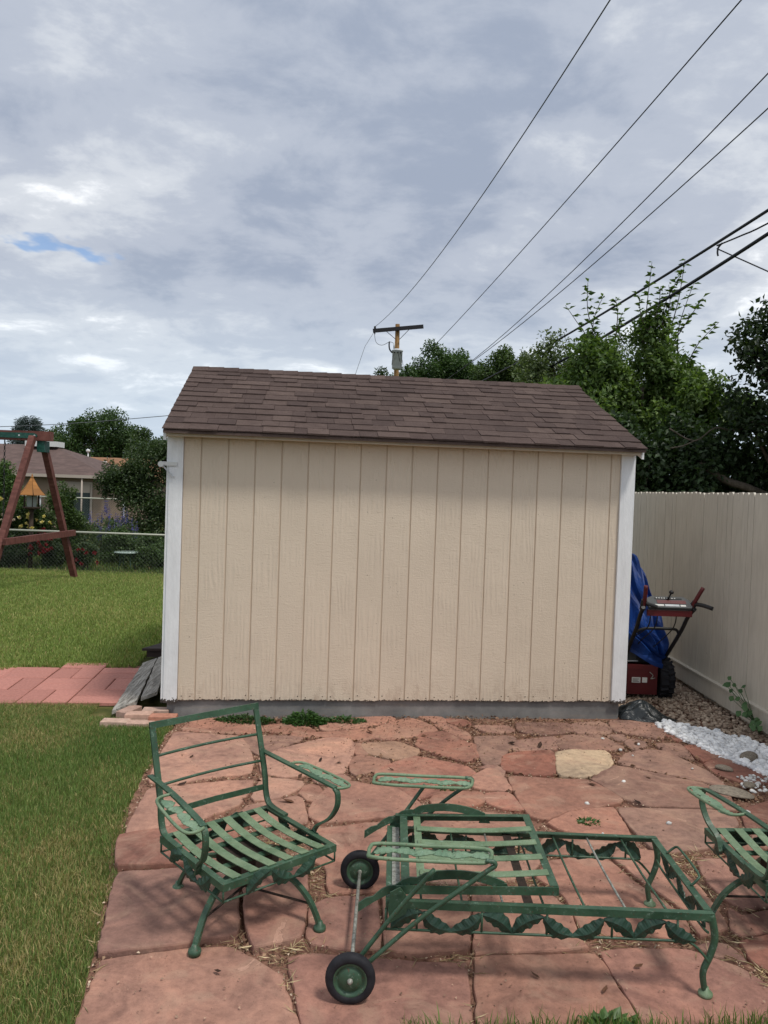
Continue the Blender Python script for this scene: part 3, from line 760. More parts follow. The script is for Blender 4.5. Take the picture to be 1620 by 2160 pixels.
for i in range(-2, 2):
    for j in range(-1, 3):
        if j == 2 and i == -2: continue
        horiz = (i + j) % 2 == 0
        for k in (-1, 1):
            if j == 2 and not horiz: continue
            if j == 2 and k == 1: continue
            c = path_org + ux * (.2 + .4 * i) + uy * (.2 + .4 * j)
            c = c + (uy if horiz else ux) * (.1 * k)
            o = link_mesh('paver', pmesh, paving, (c.x, c.y, -.042 + random.uniform(-.003, .004)), (random.uniform(-.008, .008), random.uniform(-.008, .008), pa + (0 if horiz else math.pi / 2) + random.uniform(-.012, .012)))
            f = random.uniform(.88, 1.1); o.color = (.43 * f, .20 * f, .165 * f, 1)

# ------------------------------------------------------------------ lawn
def blades(P2, hgt, wid, c0, c1, dry, zbase, lean=.5):
    n = len(P2); h = hgt * rng.uniform(.55, 1.3, (n, 1)); ang = rng.uniform(0, 2 * math.pi, n)
    d = np.stack([np.cos(ang), np.sin(ang), np.zeros(n)], 1)
    a2 = rng.uniform(0, 2 * math.pi, n); s = np.stack([np.cos(a2), np.sin(a2), np.zeros(n)], 1) * wid * rng.uniform(.7, 1.3, (n, 1))
    B = np.concatenate([P2, np.asarray(zbase).reshape(-1, 1) * np.ones((n, 1))], 1)
    l = rng.uniform(.15, 1, (n, 1)) * lean
    mid = B + d * h * l * .35 + np.array([0, 0, 1.]) * h * .6
    tip = B + d * h * l * 1.1 + np.array([0, 0, 1.]) * h * (1.05 - .35 * l)
    V = np.stack([B - s, B + s, mid + s * .75, mid - s * .75, tip], 1).reshape(-1, 3)
    i = np.arange(n)[:, None] * 5
    F = np.concatenate([i + np.array([[0, 1, 2]]), i + np.array([[0, 2, 3]]), i + np.array([[3, 2, 4]])], 1).reshape(-1, 3)
    C = leaf_cols(n, c0, c1, .3)
    dm = rng.random(n) < dry
    C[dm] = leaf_cols(int(dm.sum()), (.28, .21, .09), (.50, .40, .20), .25)
    return V, F, np.repeat(C, 5, 0)
def vnoise(x, y, s, seed):
    r = np.random.default_rng(seed); tot = np.zeros(len(x))
    for k in range(6):
        a = r.uniform(0, 2 * math.pi); f = s * r.uniform(.6, 1.8); tot += np.sin((x * math.cos(a) + y * math.sin(a)) * f + r.uniform(0, 6.28))
    return tot / 6
shed_poly = [(-2.2, 5.85), (-1.55, 5.75), (2.2, 6.2), (2.0, 9.2), (-2.5, 8.8)]
ramp_poly = [(-2.32, 7.55), (-2.02, 5.84), (-1.6, 5.7), (-1.5, 7.8)]
path_poly = [(p.x, p.y) for p in c4]
path_poly = [tuple((path_org + ux * a + uy * b)[:2]) for a, b in ((-.72, -.35), (.9, -.37), (.9, .88), (-.30, .89), (-.58, .58))]
edge_n = 2600
def lawn_mask(x, y, grow=.0):
    wob = .05 * vnoise(x, y, 9, 3) + .03 * vnoise(x, y, 31, 4)
    k = ~in_poly(x - .02 + wob, y, patio_poly)
    k &= ~in_poly(x + wob * .5, y + wob * .8, path_poly)
    k &= ~in_poly(x, y, shed_poly) & ~in_poly(x, y, ramp_poly)
    return k
G0, G1 = (.085, .15, .034), (.225, .31, .095)
n = 300000
x = rng.uniform(-3.6, -.85, n); y = rng.uniform(1.9, 6.3, n)
k = lawn_mask(x, y) & (x < -.4)
x, y = x[k], y[k]
dryp = np.clip(.27 + .52 * vnoise(x, y, 4.2, 8) + .25 * vnoise(x, y, 11, 18) + .2 * np.exp(-((x + 1.25) / .14) ** 2) * (y < 3.4), .03, .7)
dk = rng.random(len(x)) < dryp
thin = rng.random(len(x)) < .93
P_g = np.stack([x, y], 1)
lawn_parts = [blades(P_g[~dk], .036, .0013, G0, G1, .05, -.02), blades(P_g[dk], .033, .0013, (.24, .22, .08), (.46, .39, .18), .35, -.02, .9)]
# taller clover-green tuft by the loose bricks
nn = 7000
x = rng.normal(-1.72, .17, nn); y = rng.normal(5.35, .22, nn); k = lawn_mask(x, y)
lawn_parts.append(blades(np.stack([x[k], y[k]], 1), .045, .0022, (.075, .14, .03), (.16, .25, .07), .05, -.02))
# strip at the camera's feet
nn = 14000
x = rng.uniform(.12, 3.2, nn); y = rng.uniform(2.1, 2.75, nn); k = y < 2.535 + .09 * (x - .3) + .03 * vnoise(x, y, 8, 2)
lawn_parts.append(blades(np.stack([x[k], y[k]], 1), .075, .0022, (.05, .12, .02), (.15, .24, .055), .1, -.01))
V, F, C = merge(lawn_parts)
prop(link_mesh('lawn', mesh_np('lawn', V, F, M['grass'], C)), 'short patchy green and straw coloured grass along the patio edge', 'lawn', kind='stuff')
n = 290000
y = 6.3 + 9.2 * rng.random(n) ** 1.25; x = rng.uniform(-1.0, 1.0, n) * .28 * y - .48 * y
k = lawn_mask(x, y) & (x < -1.75 - .115 * (y - 5.9)) & (y < 15.3)
x, y = x[k], y[k]
kk = (rng.random(len(x)) < .16 + .22 * vnoise(x, y, 2.4, 21) + .1 * vnoise(x, y * .3, 9, 22))
sz = 1
P_g = np.stack([x, y], 1)
far_parts = [blades(P_g[~kk], .045, .0042, (.145, .215, .045), (.30, .375, .115), .04, -.02), blades(P_g[kk], .045, .0042, (.30, .31, .10), (.46, .44, .18), .1, -.02)]
n = 9000; x = rng.uniform(-9, -2, n); y = rng.uniform(15.3, 20, n)
far_parts.append(blades(np.stack([x, y], 1), .10, .008, (.05, .10, .02), (.12, .17, .045), .05, terrain(y)))
V, F, C = merge(far_parts)
prop(link_mesh('mown_lawn', mesh_np('mown_lawn', V, F, M['grass'], C)), 'mown green lawn beyond the paver path reaching the chain link fence', 'lawn', kind='stuff')

# ------------------------------------------------------------------ garden shed
SW, SD = 3.66, 2.84
ZB, ZT = .128, 2.16
RIDGE_Y, RIDGE_Z, EAVE_Y, EAVE_Z = 1.42, 2.889, -.19, 2.197
SLOPE = (RIDGE_Z - EAVE_Z) / (RIDGE_Y - EAVE_Y); SA = math.atan(SLOPE)
shed = thing('garden_shed', 'tan board sided garden shed with white corner boards and brown shingle roof', 'shed', (-1.6347, 5.8732, 0), .1127)
wall = MB().b2((.03, .0065, ZB + .006), (SW - .03, .03, ZT + .03)).build('wall', M['groove'], shed)
g0 = .2307; gr = [.10] + [g0 + .2032 * i for i in range(17)] + [3.562]
for i in range(18):
    a, b = gr[i] + (.0035 if i else 0), gr[i + 1] - (.0035 if i < 17 else 0)
    zb = ZB + random.uniform(-.003, .004)
    e = .0022
    mb = MB(); h = ZT + .0 - zb
    w = b - a
    mb.add([(0, .012, 0), (w, .012, 0), (w, .012, h), (0, .012, h), (e, 0, .002), (w - e, 0, .002), (w - e, 0, h), (e, 0, h)],
           [(0, 1, 5, 4), (1, 2, 6, 5), (2, 3, 7, 6), (3, 0, 4, 7), (4, 5, 6, 7)])
    o = mb.build('siding_board', M['siding'], shed); o.location = (a, random.uniform(-.0008, .0008), zb)
def corner(x0, x1, y0, y1, z0, z1):
    mb = MB().b2((0, 0, 0), (x1 - x0, y1 - y0, z1 - z0))
    o = mb.build('corner_board', M['white'], shed); o.location = (x0, y0, z0)
corner(-.004, .098, -.020, .012, ZB - .012, ZT + .01)
corner(SW - .098, SW + .004, -.020, .012, ZB - .008, ZT + .01)
corner(-.024, -.005, -.010, .09, ZB - .012, ZT)
corner(SW + .005, SW + .024, -.010, .09, ZB - .008, ZT)
fo = MB().b2((.02, .02, -.04), (SW - .02, SD - .02, ZB + .004)).build('foundation', M['found'], shed)
# side and back walls with gables
def roof_z(y): return EAVE_Z + SLOPE * (min(y, 2 * RIDGE_Y - y) - EAVE_Y)
for xs in (.005, SW - .03):
    MB().prism([(.035, ZB), (SD - .035, ZB), (SD - .035, roof_z(SD - .035) - .05), (RIDGE_Y, RIDGE_Z - .05), (.035, roof_z(.035) - .05)], xs, xs + .025, 'x').build('side_wall', M['siding'], shed)
dr = MB().b2((-.012, .75, ZB + .02), (.0045, 1.95, ZB + 1.85)).build('door', M['siding'], shed)
for a_, b_ in (((-.022, .66, ZB), (.0043, .748, ZB + 1.94)), ((-.022, 1.952, ZB), (.0043, 2.04, ZB + 1.94)), ((-.022, .7485, ZB + 1.852), (.0043, 1.9515, ZB + 1.94))):
    MB().b2(a_, b_).build('door_trim', M['white'], dr)
MB().tube([(-.03, .83, ZB + .95), (-.03, .83, ZB + 1.1)], .01, 8).build('handle', M['galv'], dr)
MB().b2((.03, SD - .03, ZB), (SW - .03, SD, ZT)).build('back_wall', M['siding'], shed)
MB().b2((-.03, -.135, EAVE_Z - .052), (SW + .03, -.115, EAVE_Z + .014)).build('fascia', M['cream'], shed)
MB().b2((-.03, -.1145, EAVE_Z - .049), (SW + .03, -.012, EAVE_Z - .040)).build('soffit', M['cream'], shed)
nail_m = MB().tube([(0, -.0015, 0), (0, .002, 0)], .0045, 6).mesh('nail', M['rust'])
for i in range(18):
    for xx in (gr[i] + .03, gr[i + 1] - .03):
        link_mesh('nail', nail_m, shed, (xx + random.uniform(-.01, .01), 0, ZB + random.uniform(.022, .045)))
for xs in (-.034, SW + .012):
    for sgn in (0, 1):
        def yy(y): return y if not sgn else 2 * RIDGE_Y - y
        pl = [(yy(-.14), EAVE_Z - .085), (yy(RIDGE_Y), RIDGE_Z - .125), (yy(RIDGE_Y), RIDGE_Z - .025), (yy(-.14), EAVE_Z + .0)]
        MB().prism(pl, xs, xs + .02, 'x').build('rake_board', M['white'], shed)
# roof deck
xo = .038
mb = MB()
for sgn in (0, 1):
    yy = (lambda y: y) if not sgn else (lambda y: 2 * RIDGE_Y - y)
    t_ = .022
    mb.prism([(yy(EAVE_Y + .012), EAVE_Z - t_ - .012), (yy(RIDGE_Y), RIDGE_Z - t_ - .014), (yy(RIDGE_Y), RIDGE_Z - .014), (yy(EAVE_Y + .012), EAVE_Z - .012)], -xo + .008, SW + xo - .008, 'x')
roof = mb.build('roof', M['shingle'], shed)
um = MB(); um.add([(0, 0, 0), (1, 0, 0), (1, 1, 0), (0, 1, 0), (0.004, .01, 1), (.996, .01, 1), (1, 1, .5), (0, 1, .5)],
                  [(0, 3, 2, 1), (4, 5, 6, 7), (0, 1, 5, 4), (1, 2, 6, 5), (2, 3, 7, 6), (3, 0, 4, 7)])
smesh = um.mesh('shingle', M['shingle'])
EXP = .1385
for k in range(13):
    s0 = k * EXP
    if s0 > 1.66: break
    x = -xo
    bow = [random.uniform(-.004, .004) for _ in range(12)]
    while x < SW + xo - .01:
        w = random.choice((.11, .14, .16, .19, .22, .27)) * random.uniform(.85, 1.15)
        if SW + xo - (x + w) < .09: w = SW + xo - x
        thick = random.choice((.0075, .008, .0135, .014))
        ss = s0 - .006 + (random.uniform(-.003, .003)) + bow[int((x + xo) / 3.75 * 11)] * .8 + (.005 if thick < .01 else 0)
        y = EAVE_Y + ss * math.cos(SA); z = EAVE_Z + ss * math.sin(SA)
        off = -.008 + random.uniform(0, .0012)
        o = link_mesh('shingle', smesh, roof, (x + .0007, y - math.sin(SA) * off, z + math.cos(SA) * off), (SA - .016, 0, random.uniform(-.002, .002)), (w - .0014, EXP + .018, thick))
        x += w
cm = MB()
cw = .12
cm.add([(0, -cw * math.cos(SA), -cw * math.sin(SA)), (.146, -cw * math.cos(SA), -cw * math.sin(SA) + .006), (.146, 0, .010), (0, 0, .004), (0, cw * math.cos(SA), -cw * math.sin(SA)), (.146, cw * math.cos(SA), -cw * math.sin(SA) + .006),
        (0, -cw * math.cos(SA), -cw * math.sin(SA) - .008), (.146, -cw * math.cos(SA), -cw * math.sin(SA) - .006), (0, cw * math.cos(SA), -cw * math.sin(SA) - .008), (.146, cw * math.cos(SA), -cw * math.sin(SA) - .006), (0, 0, -.008), (.146, 0, -.006)],
       [(0, 1, 2, 3), (3, 2, 5, 4), (6, 7, 1, 0), (4, 5, 9, 8), (1, 7, 11, 2), (2, 11, 9, 5), (0, 3, 10, 6), (3, 4, 8, 10)])
cmesh = cm.mesh('ridge_cap', M['shingle'])
nc = 27
for i in range(nc):
    link_mesh('ridge_cap', cmesh, roof, (-xo - .002 + i * (SW + 2 * xo) / nc, RIDGE_Y, RIDGE_Z + .004 + random.uniform(-.001, .002)), (random.uniform(-.01, .01), 0, random.uniform(-.01, .01)), (1, 1, 1))
# white clothes line bracket on the corner board
br = MB().b2((-.062, -.030, 1.925), (.055, -.0215, 1.955)).build('bracket', M['metalwhite'], shed)
MB().tube([(-.062, -.028, 1.935), (-.062, -.05, 1.935)], .022, 10).build('pulley', M['metalwhite'], br)
MB().strip([(-.05, -.034, 1.925), (.03, -.034, 1.84)], .010, .012, (0, 1, 0)).build('hook_arm', M['galv'], br)

# ------------------------------------------------------------------ board ramp, bricks, plate by the shed
def plank_thing(name, label, quad, thick, material, n=10, jit=.006, cat='plank', group=None):
    """quad: 4 corners (top surface) a,b,c,d; a-b along the length"""
    a, b, c, d = [Vector(p) for p in quad]; mb = MB(); V = []; F = []
    cen = (a + b + c + d) / 4
    for i in range(n + 1):
        t = i / n; l = a.lerp(b, t); r = d.lerp(c, t)
        j1 = (r - l).normalized() * random.uniform(-jit, jit)
        dz = Vector((0, 0, random.uniform(-.002, .002)))
        for p in (l + j1 + dz, r + j1 + dz, r + j1 + dz - Vector((0, 0, thick)), l + j1 + dz - Vector((0, 0, thick))): V.append(p - cen)
    for i in range(n):
        for k in range(4): F.append((4 * i + k, 4 * i + (k + 1) % 4, 4 * i + 4 + (k + 1) % 4, 4 * i + 4 + k))
    F += [(0, 1, 2, 3), (4 * n + 3, 4 * n + 2, 4 * n + 1, 4 * n)]
    mb.add(V, F); o = mb.build(name, material); o.location = cen
    return prop(o, label, cat, group)
rampt = thing('wooden_ramp', 'weathered grey cracked board ramp leaning at the left shed corner', 'ramp', (-1.95, 6.6, 0))
def rp(q, name='plank'):
    o = plank_thing(name, None, q, .028, M['oldwood'], 14, .005); del_ = [k for k in ('category',) if k in o]
    for k in del_: del o[k]
    o.parent = rampt; o.location = o.location - Vector((-1.95, 6.6, 0))
rp([(-2.03, 5.86, .035), (-2.30, 7.50, .035), (-2.17, 7.52, .085), (-1.88, 5.98, .085)])
rp([(-1.875, 6.08, .088), (-2.16, 7.52, .088), (-2.04, 7.56, .125), (-1.765, 6.14, .125)])
rp([(-1.755, 6.20, .128), (-2.03, 7.58, .128), (-1.94, 7.60, .155), (-1.69, 6.22, .150)])
plate = MB()
plate.prism([(-.16, -.16), (.16, -.12), (.16, .22), (-.02, .24)], 0, .025, 'z').prism([(-.12, -.12), (.15, -.09), (.15, .18), (-.02, .2)], -.07, -.0005, 'z')
o = plate.build('step_tile', M['darkplate']); o.location = (-2.26, 8.0, .075)
prop(o, 'dark brown slab step behind the grey ramp', 'step')
bm_ = MB()
l, w, h, e = .20, .095, .057, .005
bm_.add([(-l/2, -w/2, 0), (l/2, -w/2, 0), (l/2, w/2, 0), (-l/2, w/2, 0), (-l/2, -w/2, h-e), (l/2, -w/2, h-e), (l/2, w/2, h-e), (-l/2, w/2, h-e), (-l/2+e, -w/2+e, h), (l/2-e, -w/2+e, h), (l/2-e, w/2-e, h), (-l/2+e, w/2-e, h)],
        [(3, 2, 1, 0), (0, 1, 5, 4), (1, 2, 6, 5), (2, 3, 7, 6), (3, 0, 4, 7), (4, 5, 9, 8), (5, 6, 10, 9), (6, 7, 11, 10), (7, 4, 8, 11), (8, 9, 10, 11)])
bmesh_ = bm_.mesh('brick', M['brick'])
for x, y, z, rz, c, lab in [
    (-1.79, 5.78, 0.0, .12, (.50, .33, .26), 'pale pink brick under the overhanging end of the grey ramp'),
    (-1.60, 5.745, 0.0, .08, (.42, .20, .14), 'red brick lying against the shed foundation corner'),
    (-1.90, 5.88, 0.0, 1.3, (.40, .27, .22), 'brick set crosswise under the grey ramp board'),
    (-1.93, 5.665, -.025, .05, (.50, .36, .29), 'pale brick sunk in the grass at the ramp foot'),
    (-1.74, 5.665, -.03, .1, (.48, .33, .27), 'pale brick sunk in grass in front of the stacked bricks'),
    (-1.70, 5.90, 0.0, .1, (.45, .32, .26), 'tan brick tucked behind the front bricks beside the foundation')]:
    o = link_mesh('brick', bmesh_, None, (x, y, z), (0, 0, rz)); o.color = c + (1,); prop(o, lab, 'brick', 'loose bricks at the shed corner')

# ------------------------------------------------------------------ picket fence
fdir = math.atan2(1, -.0122)
fence = thing('picket_fence', 'tall cream painted board fence with clipped tops along the alley', 'fence', (3.084 - .0122 * 1.3, 1.3, 0), fdir)
pk = MB(); pw = .0915; c_ = .018
pk.prism([(-pw/2, 0), (pw/2, 0), (pw/2, 1.70 - c_), (pw/2 - c_, 1.70), (-pw/2 + c_, 1.70), (-pw/2, 1.70 - c_)], -.009, .009, 'y')
pkm = pk.mesh('picket', M['fence'])
for i in range(164):
    link_mesh('picket', pkm, fence, (.05 + i * .0955, random.uniform(-.003, .003), .182 + random.uniform(-.007, .004)), (0, random.uniform(-.003, .003), random.uniform(-.018, .018)))
for k in range(7):
    MB().b2((k * 2.3, -.012, .045), ((k + 1) * 2.3 - .004, .040, .205)).build('kick_board', M['fence'], fence)
    MB().b2((k * 2.3, .0405, .192), ((k + 1) * 2.3 - .004, .052, .206)).build('ledge', M['fence'], fence)
    MB().b2((k * 2.3, -.045, -.05), ((k + 1) * 2.3 - .004, -.0125, .17)).build('light_block_board', M['fence'], fence)  # unseen board added behind the pickets to stop light leaking underneath
    MB().b2((k * 2.3, -.048, .55), ((k + 1) * 2.3 - .004, -.0105, .64)).build('rail', M['fence'], fence)
    MB().b2((k * 2.3, -.048, 1.50), ((k + 1) * 2.3 - .004, -.0105, 1.59)).build('rail', M['fence'], fence)
    MB().b2((k * 2.3 + .02, -.14, -.04), (k * 2.3 + .11, -.0495, 1.80)).build('post', M['fence'], fence)

# ------------------------------------------------------------------ gravel
ico_v = None
def pebble_mesh(name, material, seed):
    r = random.Random(seed); mb = MB(); V = []; F = []
    t = (1 + 5 ** .5) / 2
    base = [(-1, t, 0), (1, t, 0), (-1, -t, 0), (1, -t, 0), (0, -1, t), (0, 1, t), (0, -1, -t), (0, 1, -t), (t, 0, -1), (t, 0, 1), (-t, 0, -1), (-t, 0, 1)]
    fc = [(0, 11, 5), (0, 5, 1), (0, 1, 7), (0, 7, 10), (0, 10, 11), (1, 5, 9), (5, 11, 4), (11, 10, 2), (10, 7, 6), (7, 1, 8), (3, 9, 4), (3, 4, 2), (3, 2, 6), (3, 6, 8), (3, 8, 9), (4, 9, 5), (2, 4, 11), (6, 2, 10), (8, 6, 7), (9, 8, 1)]
    for p in base:
        v = Vector(p).normalized() * .5 * r.uniform(.75, 1.2); V.append((v.x * 1.25, v.y, v.z * .72))
    mb.add(V, fc, seed % 2 == 0); return mb
white_poly = [(2.20, 6.10), (2.36, 6.20), (2.62, 5.98), (2.85, 5.72), (2.96, 5.3), (3.02, 4.7), (2.86, 4.45), (2.62, 4.95), (2.50, 5.2), (2.33, 5.62)]
grav = MB().add([(x, y, -.010) for x, y in white_poly], [tuple(range(len(white_poly)))]).build('gravel_bed', M['soil'])
if grav.data.polygons[0].normal.z < 0: grav.data.flip_normals()
prop(grav, 'bed of bright white pebbles between the patio and the fence foot', 'gravel', kind='structure')
pms = [pebble_mesh('pebble', M['whitepeb'], s).mesh('pebble', M['whitepeb']) for s in range(6)]
def pts_in(poly, n):
    a = np.array(poly); o = []; tot = 0
    while tot < n:
        x = rng.uniform(a[:, 0].min(), a[:, 0].max(), n * 3); y = rng.uniform(a[:, 1].min(), a[:, 1].max(), n * 3); k = in_poly(x, y, poly)
        o.append(np.stack([x[k], y[k]], 1)); tot += k.sum()
    return np.concatenate(o)[:n]
W = pts_in(white_poly, 295)
W = W[np.argsort(W[:, 1])]
for i, (x, y) in enumerate(W):
    s = random.uniform(.034, .062)
    link_mesh('pebble', pms[i % 6], grav, (x, y, random.uniform(.004, .022)), (random.uniform(-.5, .5), random.uniform(-.5, .5), random.uniform(0, 6.3)), (s, s, s))
def stuff_pebbles(P2, zlo, zhi, smin, smax, c0, c1):
    Vs = []; Fs = []; Cs = []; b = 0
    protos = [(np.array(m_.v), np.array(m_.f)) for m_ in (pebble_mesh('p', M['attrpeb'], s) for s in range(5))]
    col = leaf_cols(len(P2), c0, c1, .2)
    for i, (x, y) in enumerate(P2):
        pv, pf = protos[i % 5]; s = rng.uniform(smin, smax); a = rng.uniform(0, 6.28)
        R3 = np.array([[math.cos(a), -math.sin(a), 0], [math.sin(a), math.cos(a), 0], [0, 0, 1]])
        Vs.append((pv * s) @ R3.T + np.array([x, y, rng.uniform(zlo, zhi)])); Fs.append(pf + b); Cs.append(np.repeat(col[i:i + 1], len(pv), 0)); b += len(pv)
    return np.concatenate(Vs), np.concatenate(Fs), np.concatenate(Cs)
V, F, C = stuff_pebbles(pts_in(white_poly, 1900), -.006, .016, .020, .048, (.62, .63, .65), (.86, .86, .86))
prop(link_mesh('small_pebble', mesh_np('small_pebble', V, F, M['attrpeb'], C), grav), kind='stuff')
sp_ = np.concatenate([pts_in([(2.28, 4.7), (2.6, 4.75), (2.62, 5.05), (2.35, 4.98)], 60), pts_in([(1.2, 3.9), (2.4, 4.2), (2.3, 5.6), (1.3, 5.8)], 11)])
V, F, C = stuff_pebbles(sp_, .008, .016, .014, .034, (.55, .55, .54), (.74, .73, .70))
prop(link_mesh('stray_pebble', mesh_np('stray_pebble', V, F, M['attrpeb'], C), grav), kind='stuff')
brown_poly = [(2.0, 6.35), (2.24, 6.16), (2.40, 6.24), (2.66, 6.02), (2.90, 5.78), (3.05, 5.4), (3.03, 9.2), (1.75, 9.2)]
gs = MB().add([(1.75, 9.3, -.0125), (1.95, 6.3, -.0125), (2.3, 6.1, -.0125), (2.75, 4.2, -.0125), (3.3, 4.2, -.0125), (3.3, 9.3, -.0125)], [(0, 1, 2, 3, 4, 5)]).build('gravel_strip', M['soil'])
prop(gs, 'strip of dark soil under the gravel along the fence', 'soil', kind='structure')
V, F, C = stuff_pebbles(pts_in(brown_poly, 5600), -.012, .008, .020, .042, (.19, .13, .095), (.50, .40, .31))
prop(link_mesh('river_gravel', mesh_np('river_gravel', V, F, M['attrpeb'], C)), 'brown and tan river gravel in the gap between shed and fence', 'gravel', kind='stuff')
for x, y, s, rz, sq, lab in [(2.60, 5.33, .17, .4, .6, 'rough grey rock at the edge of the white pebbles'), (2.33, 5.12, .13, -.5, .5, 'smooth tan cobble on the flagstones beside the white pebbles'),
                             (2.36, 4.83, .13, .9, .45, 'small mossy rock between patio stones and scattered white pebbles'), (2.20, 4.70, .27, -.5, .2, 'long flat tan stone by the armchair arm')]:
    me = pebble_mesh('rock', M['rock'], int(s * 100)).mesh('rock', M['rock'])
    o = link_mesh('rock', me, None, (x, y, s * sq * .3), (0, .05, rz), (s, s * .75, s * sq * 1.3))
    md = o.modifiers.new('sub', 'SUBSURF'); md.levels = 2; md.render_levels = 2
    prop(o, lab, 'rock', 'rocks edging the white pebbles')

# ------------------------------------------------------------------ wrought iron furniture
def cast_leaf_mesh(name, material, teeth=4, th=.035):
    mid, lft, rgt = [], [], []
    N = teeth * 4 + 1
    for i in range(N):
        t = i / (N - 1); w = .25 * math.sin(math.pi * min(1, t * .96 + .04)) ** .7
        if i in (0, N - 1): w = .025
        ph = 2 * math.pi * (i % 4) / 4
        tooth = .94 + .11 * math.cos(ph - .6)
        bend = .13 * math.sin(math.pi * t)
        rip = .012 * math.cos(ph)
        mid.append((t, bend, .06 * math.sin(math.pi * t)))
        lft.append((t + .02, bend + w * tooth, -.02 + rip)); rgt.append((t + .02, bend - w * tooth, -.02 + rip))
    V = lft + mid + rgt; V = V + [(x, y, z - th) for x, y, z in V]; F = []; o = 3 * N
    for i in range(N - 1):
        for a, b in ((0, N), (N, 2 * N)):
            F.append((a + i, b + i, b + i + 1, a + i + 1)); F.append((o + a + i, o + a + i + 1, o + b + i + 1, o + b + i))
        F.append((i, i + 1, o + i + 1, o + i)); F.append((2 * N + i + 1, 2 * N + i, o + 2 * N + i, o + 2 * N + i + 1))
    mb = MB(); mb.add(V, F); return mb.mesh(name, material)
LEAF = cast_leaf_mesh('leaf', M['cast'])
LEAFP = cast_leaf_mesh('leaf', M['castpale'])
def put_leaf(parent, p, ex, ez, L, me=None, wscale=1.0):
    ex = Vector(ex).normalized(); ez = Vector(ez); ez = (ez - ex * ez.dot(ex)).normalized(); ey = ez.cross(ex)
    mt = Matrix((ex * L, ey * L * wscale, ez * L)).transposed().to_4x4(); mt.translation = Vector(p)
    o = link_mesh('leaf', me or LEAF, parent); o.matrix_basis = mt
    return o
def leaf_wave(parent, a, b, nrm, zmid, amp, L, me=None, phase=0):
    """leaves following a wave from a to b (points on the mid line), in the upright plane with normal nrm"""
    a, b = Vector(a), Vector(b); d = (b - a); n = max(2, int(d.length / (L * .80))); d.normalize(); up_ = Vector((0, 0, 1))
    for i in range(n):
        s = 1 if (i + phase) % 2 == 0 else -1
        c = a + (b - a) * ((i + .5) / n)
        ex = d * math.cos(.52) + up_ * math.sin(.52) * s
        if i % 4 >= 2: p, e = c + ex * L * .5, -ex
        else: p, e = c - ex * L * .5, ex
        put_leaf(parent, p, e, nrm, L, me, .95 if s > 0 else -.95)

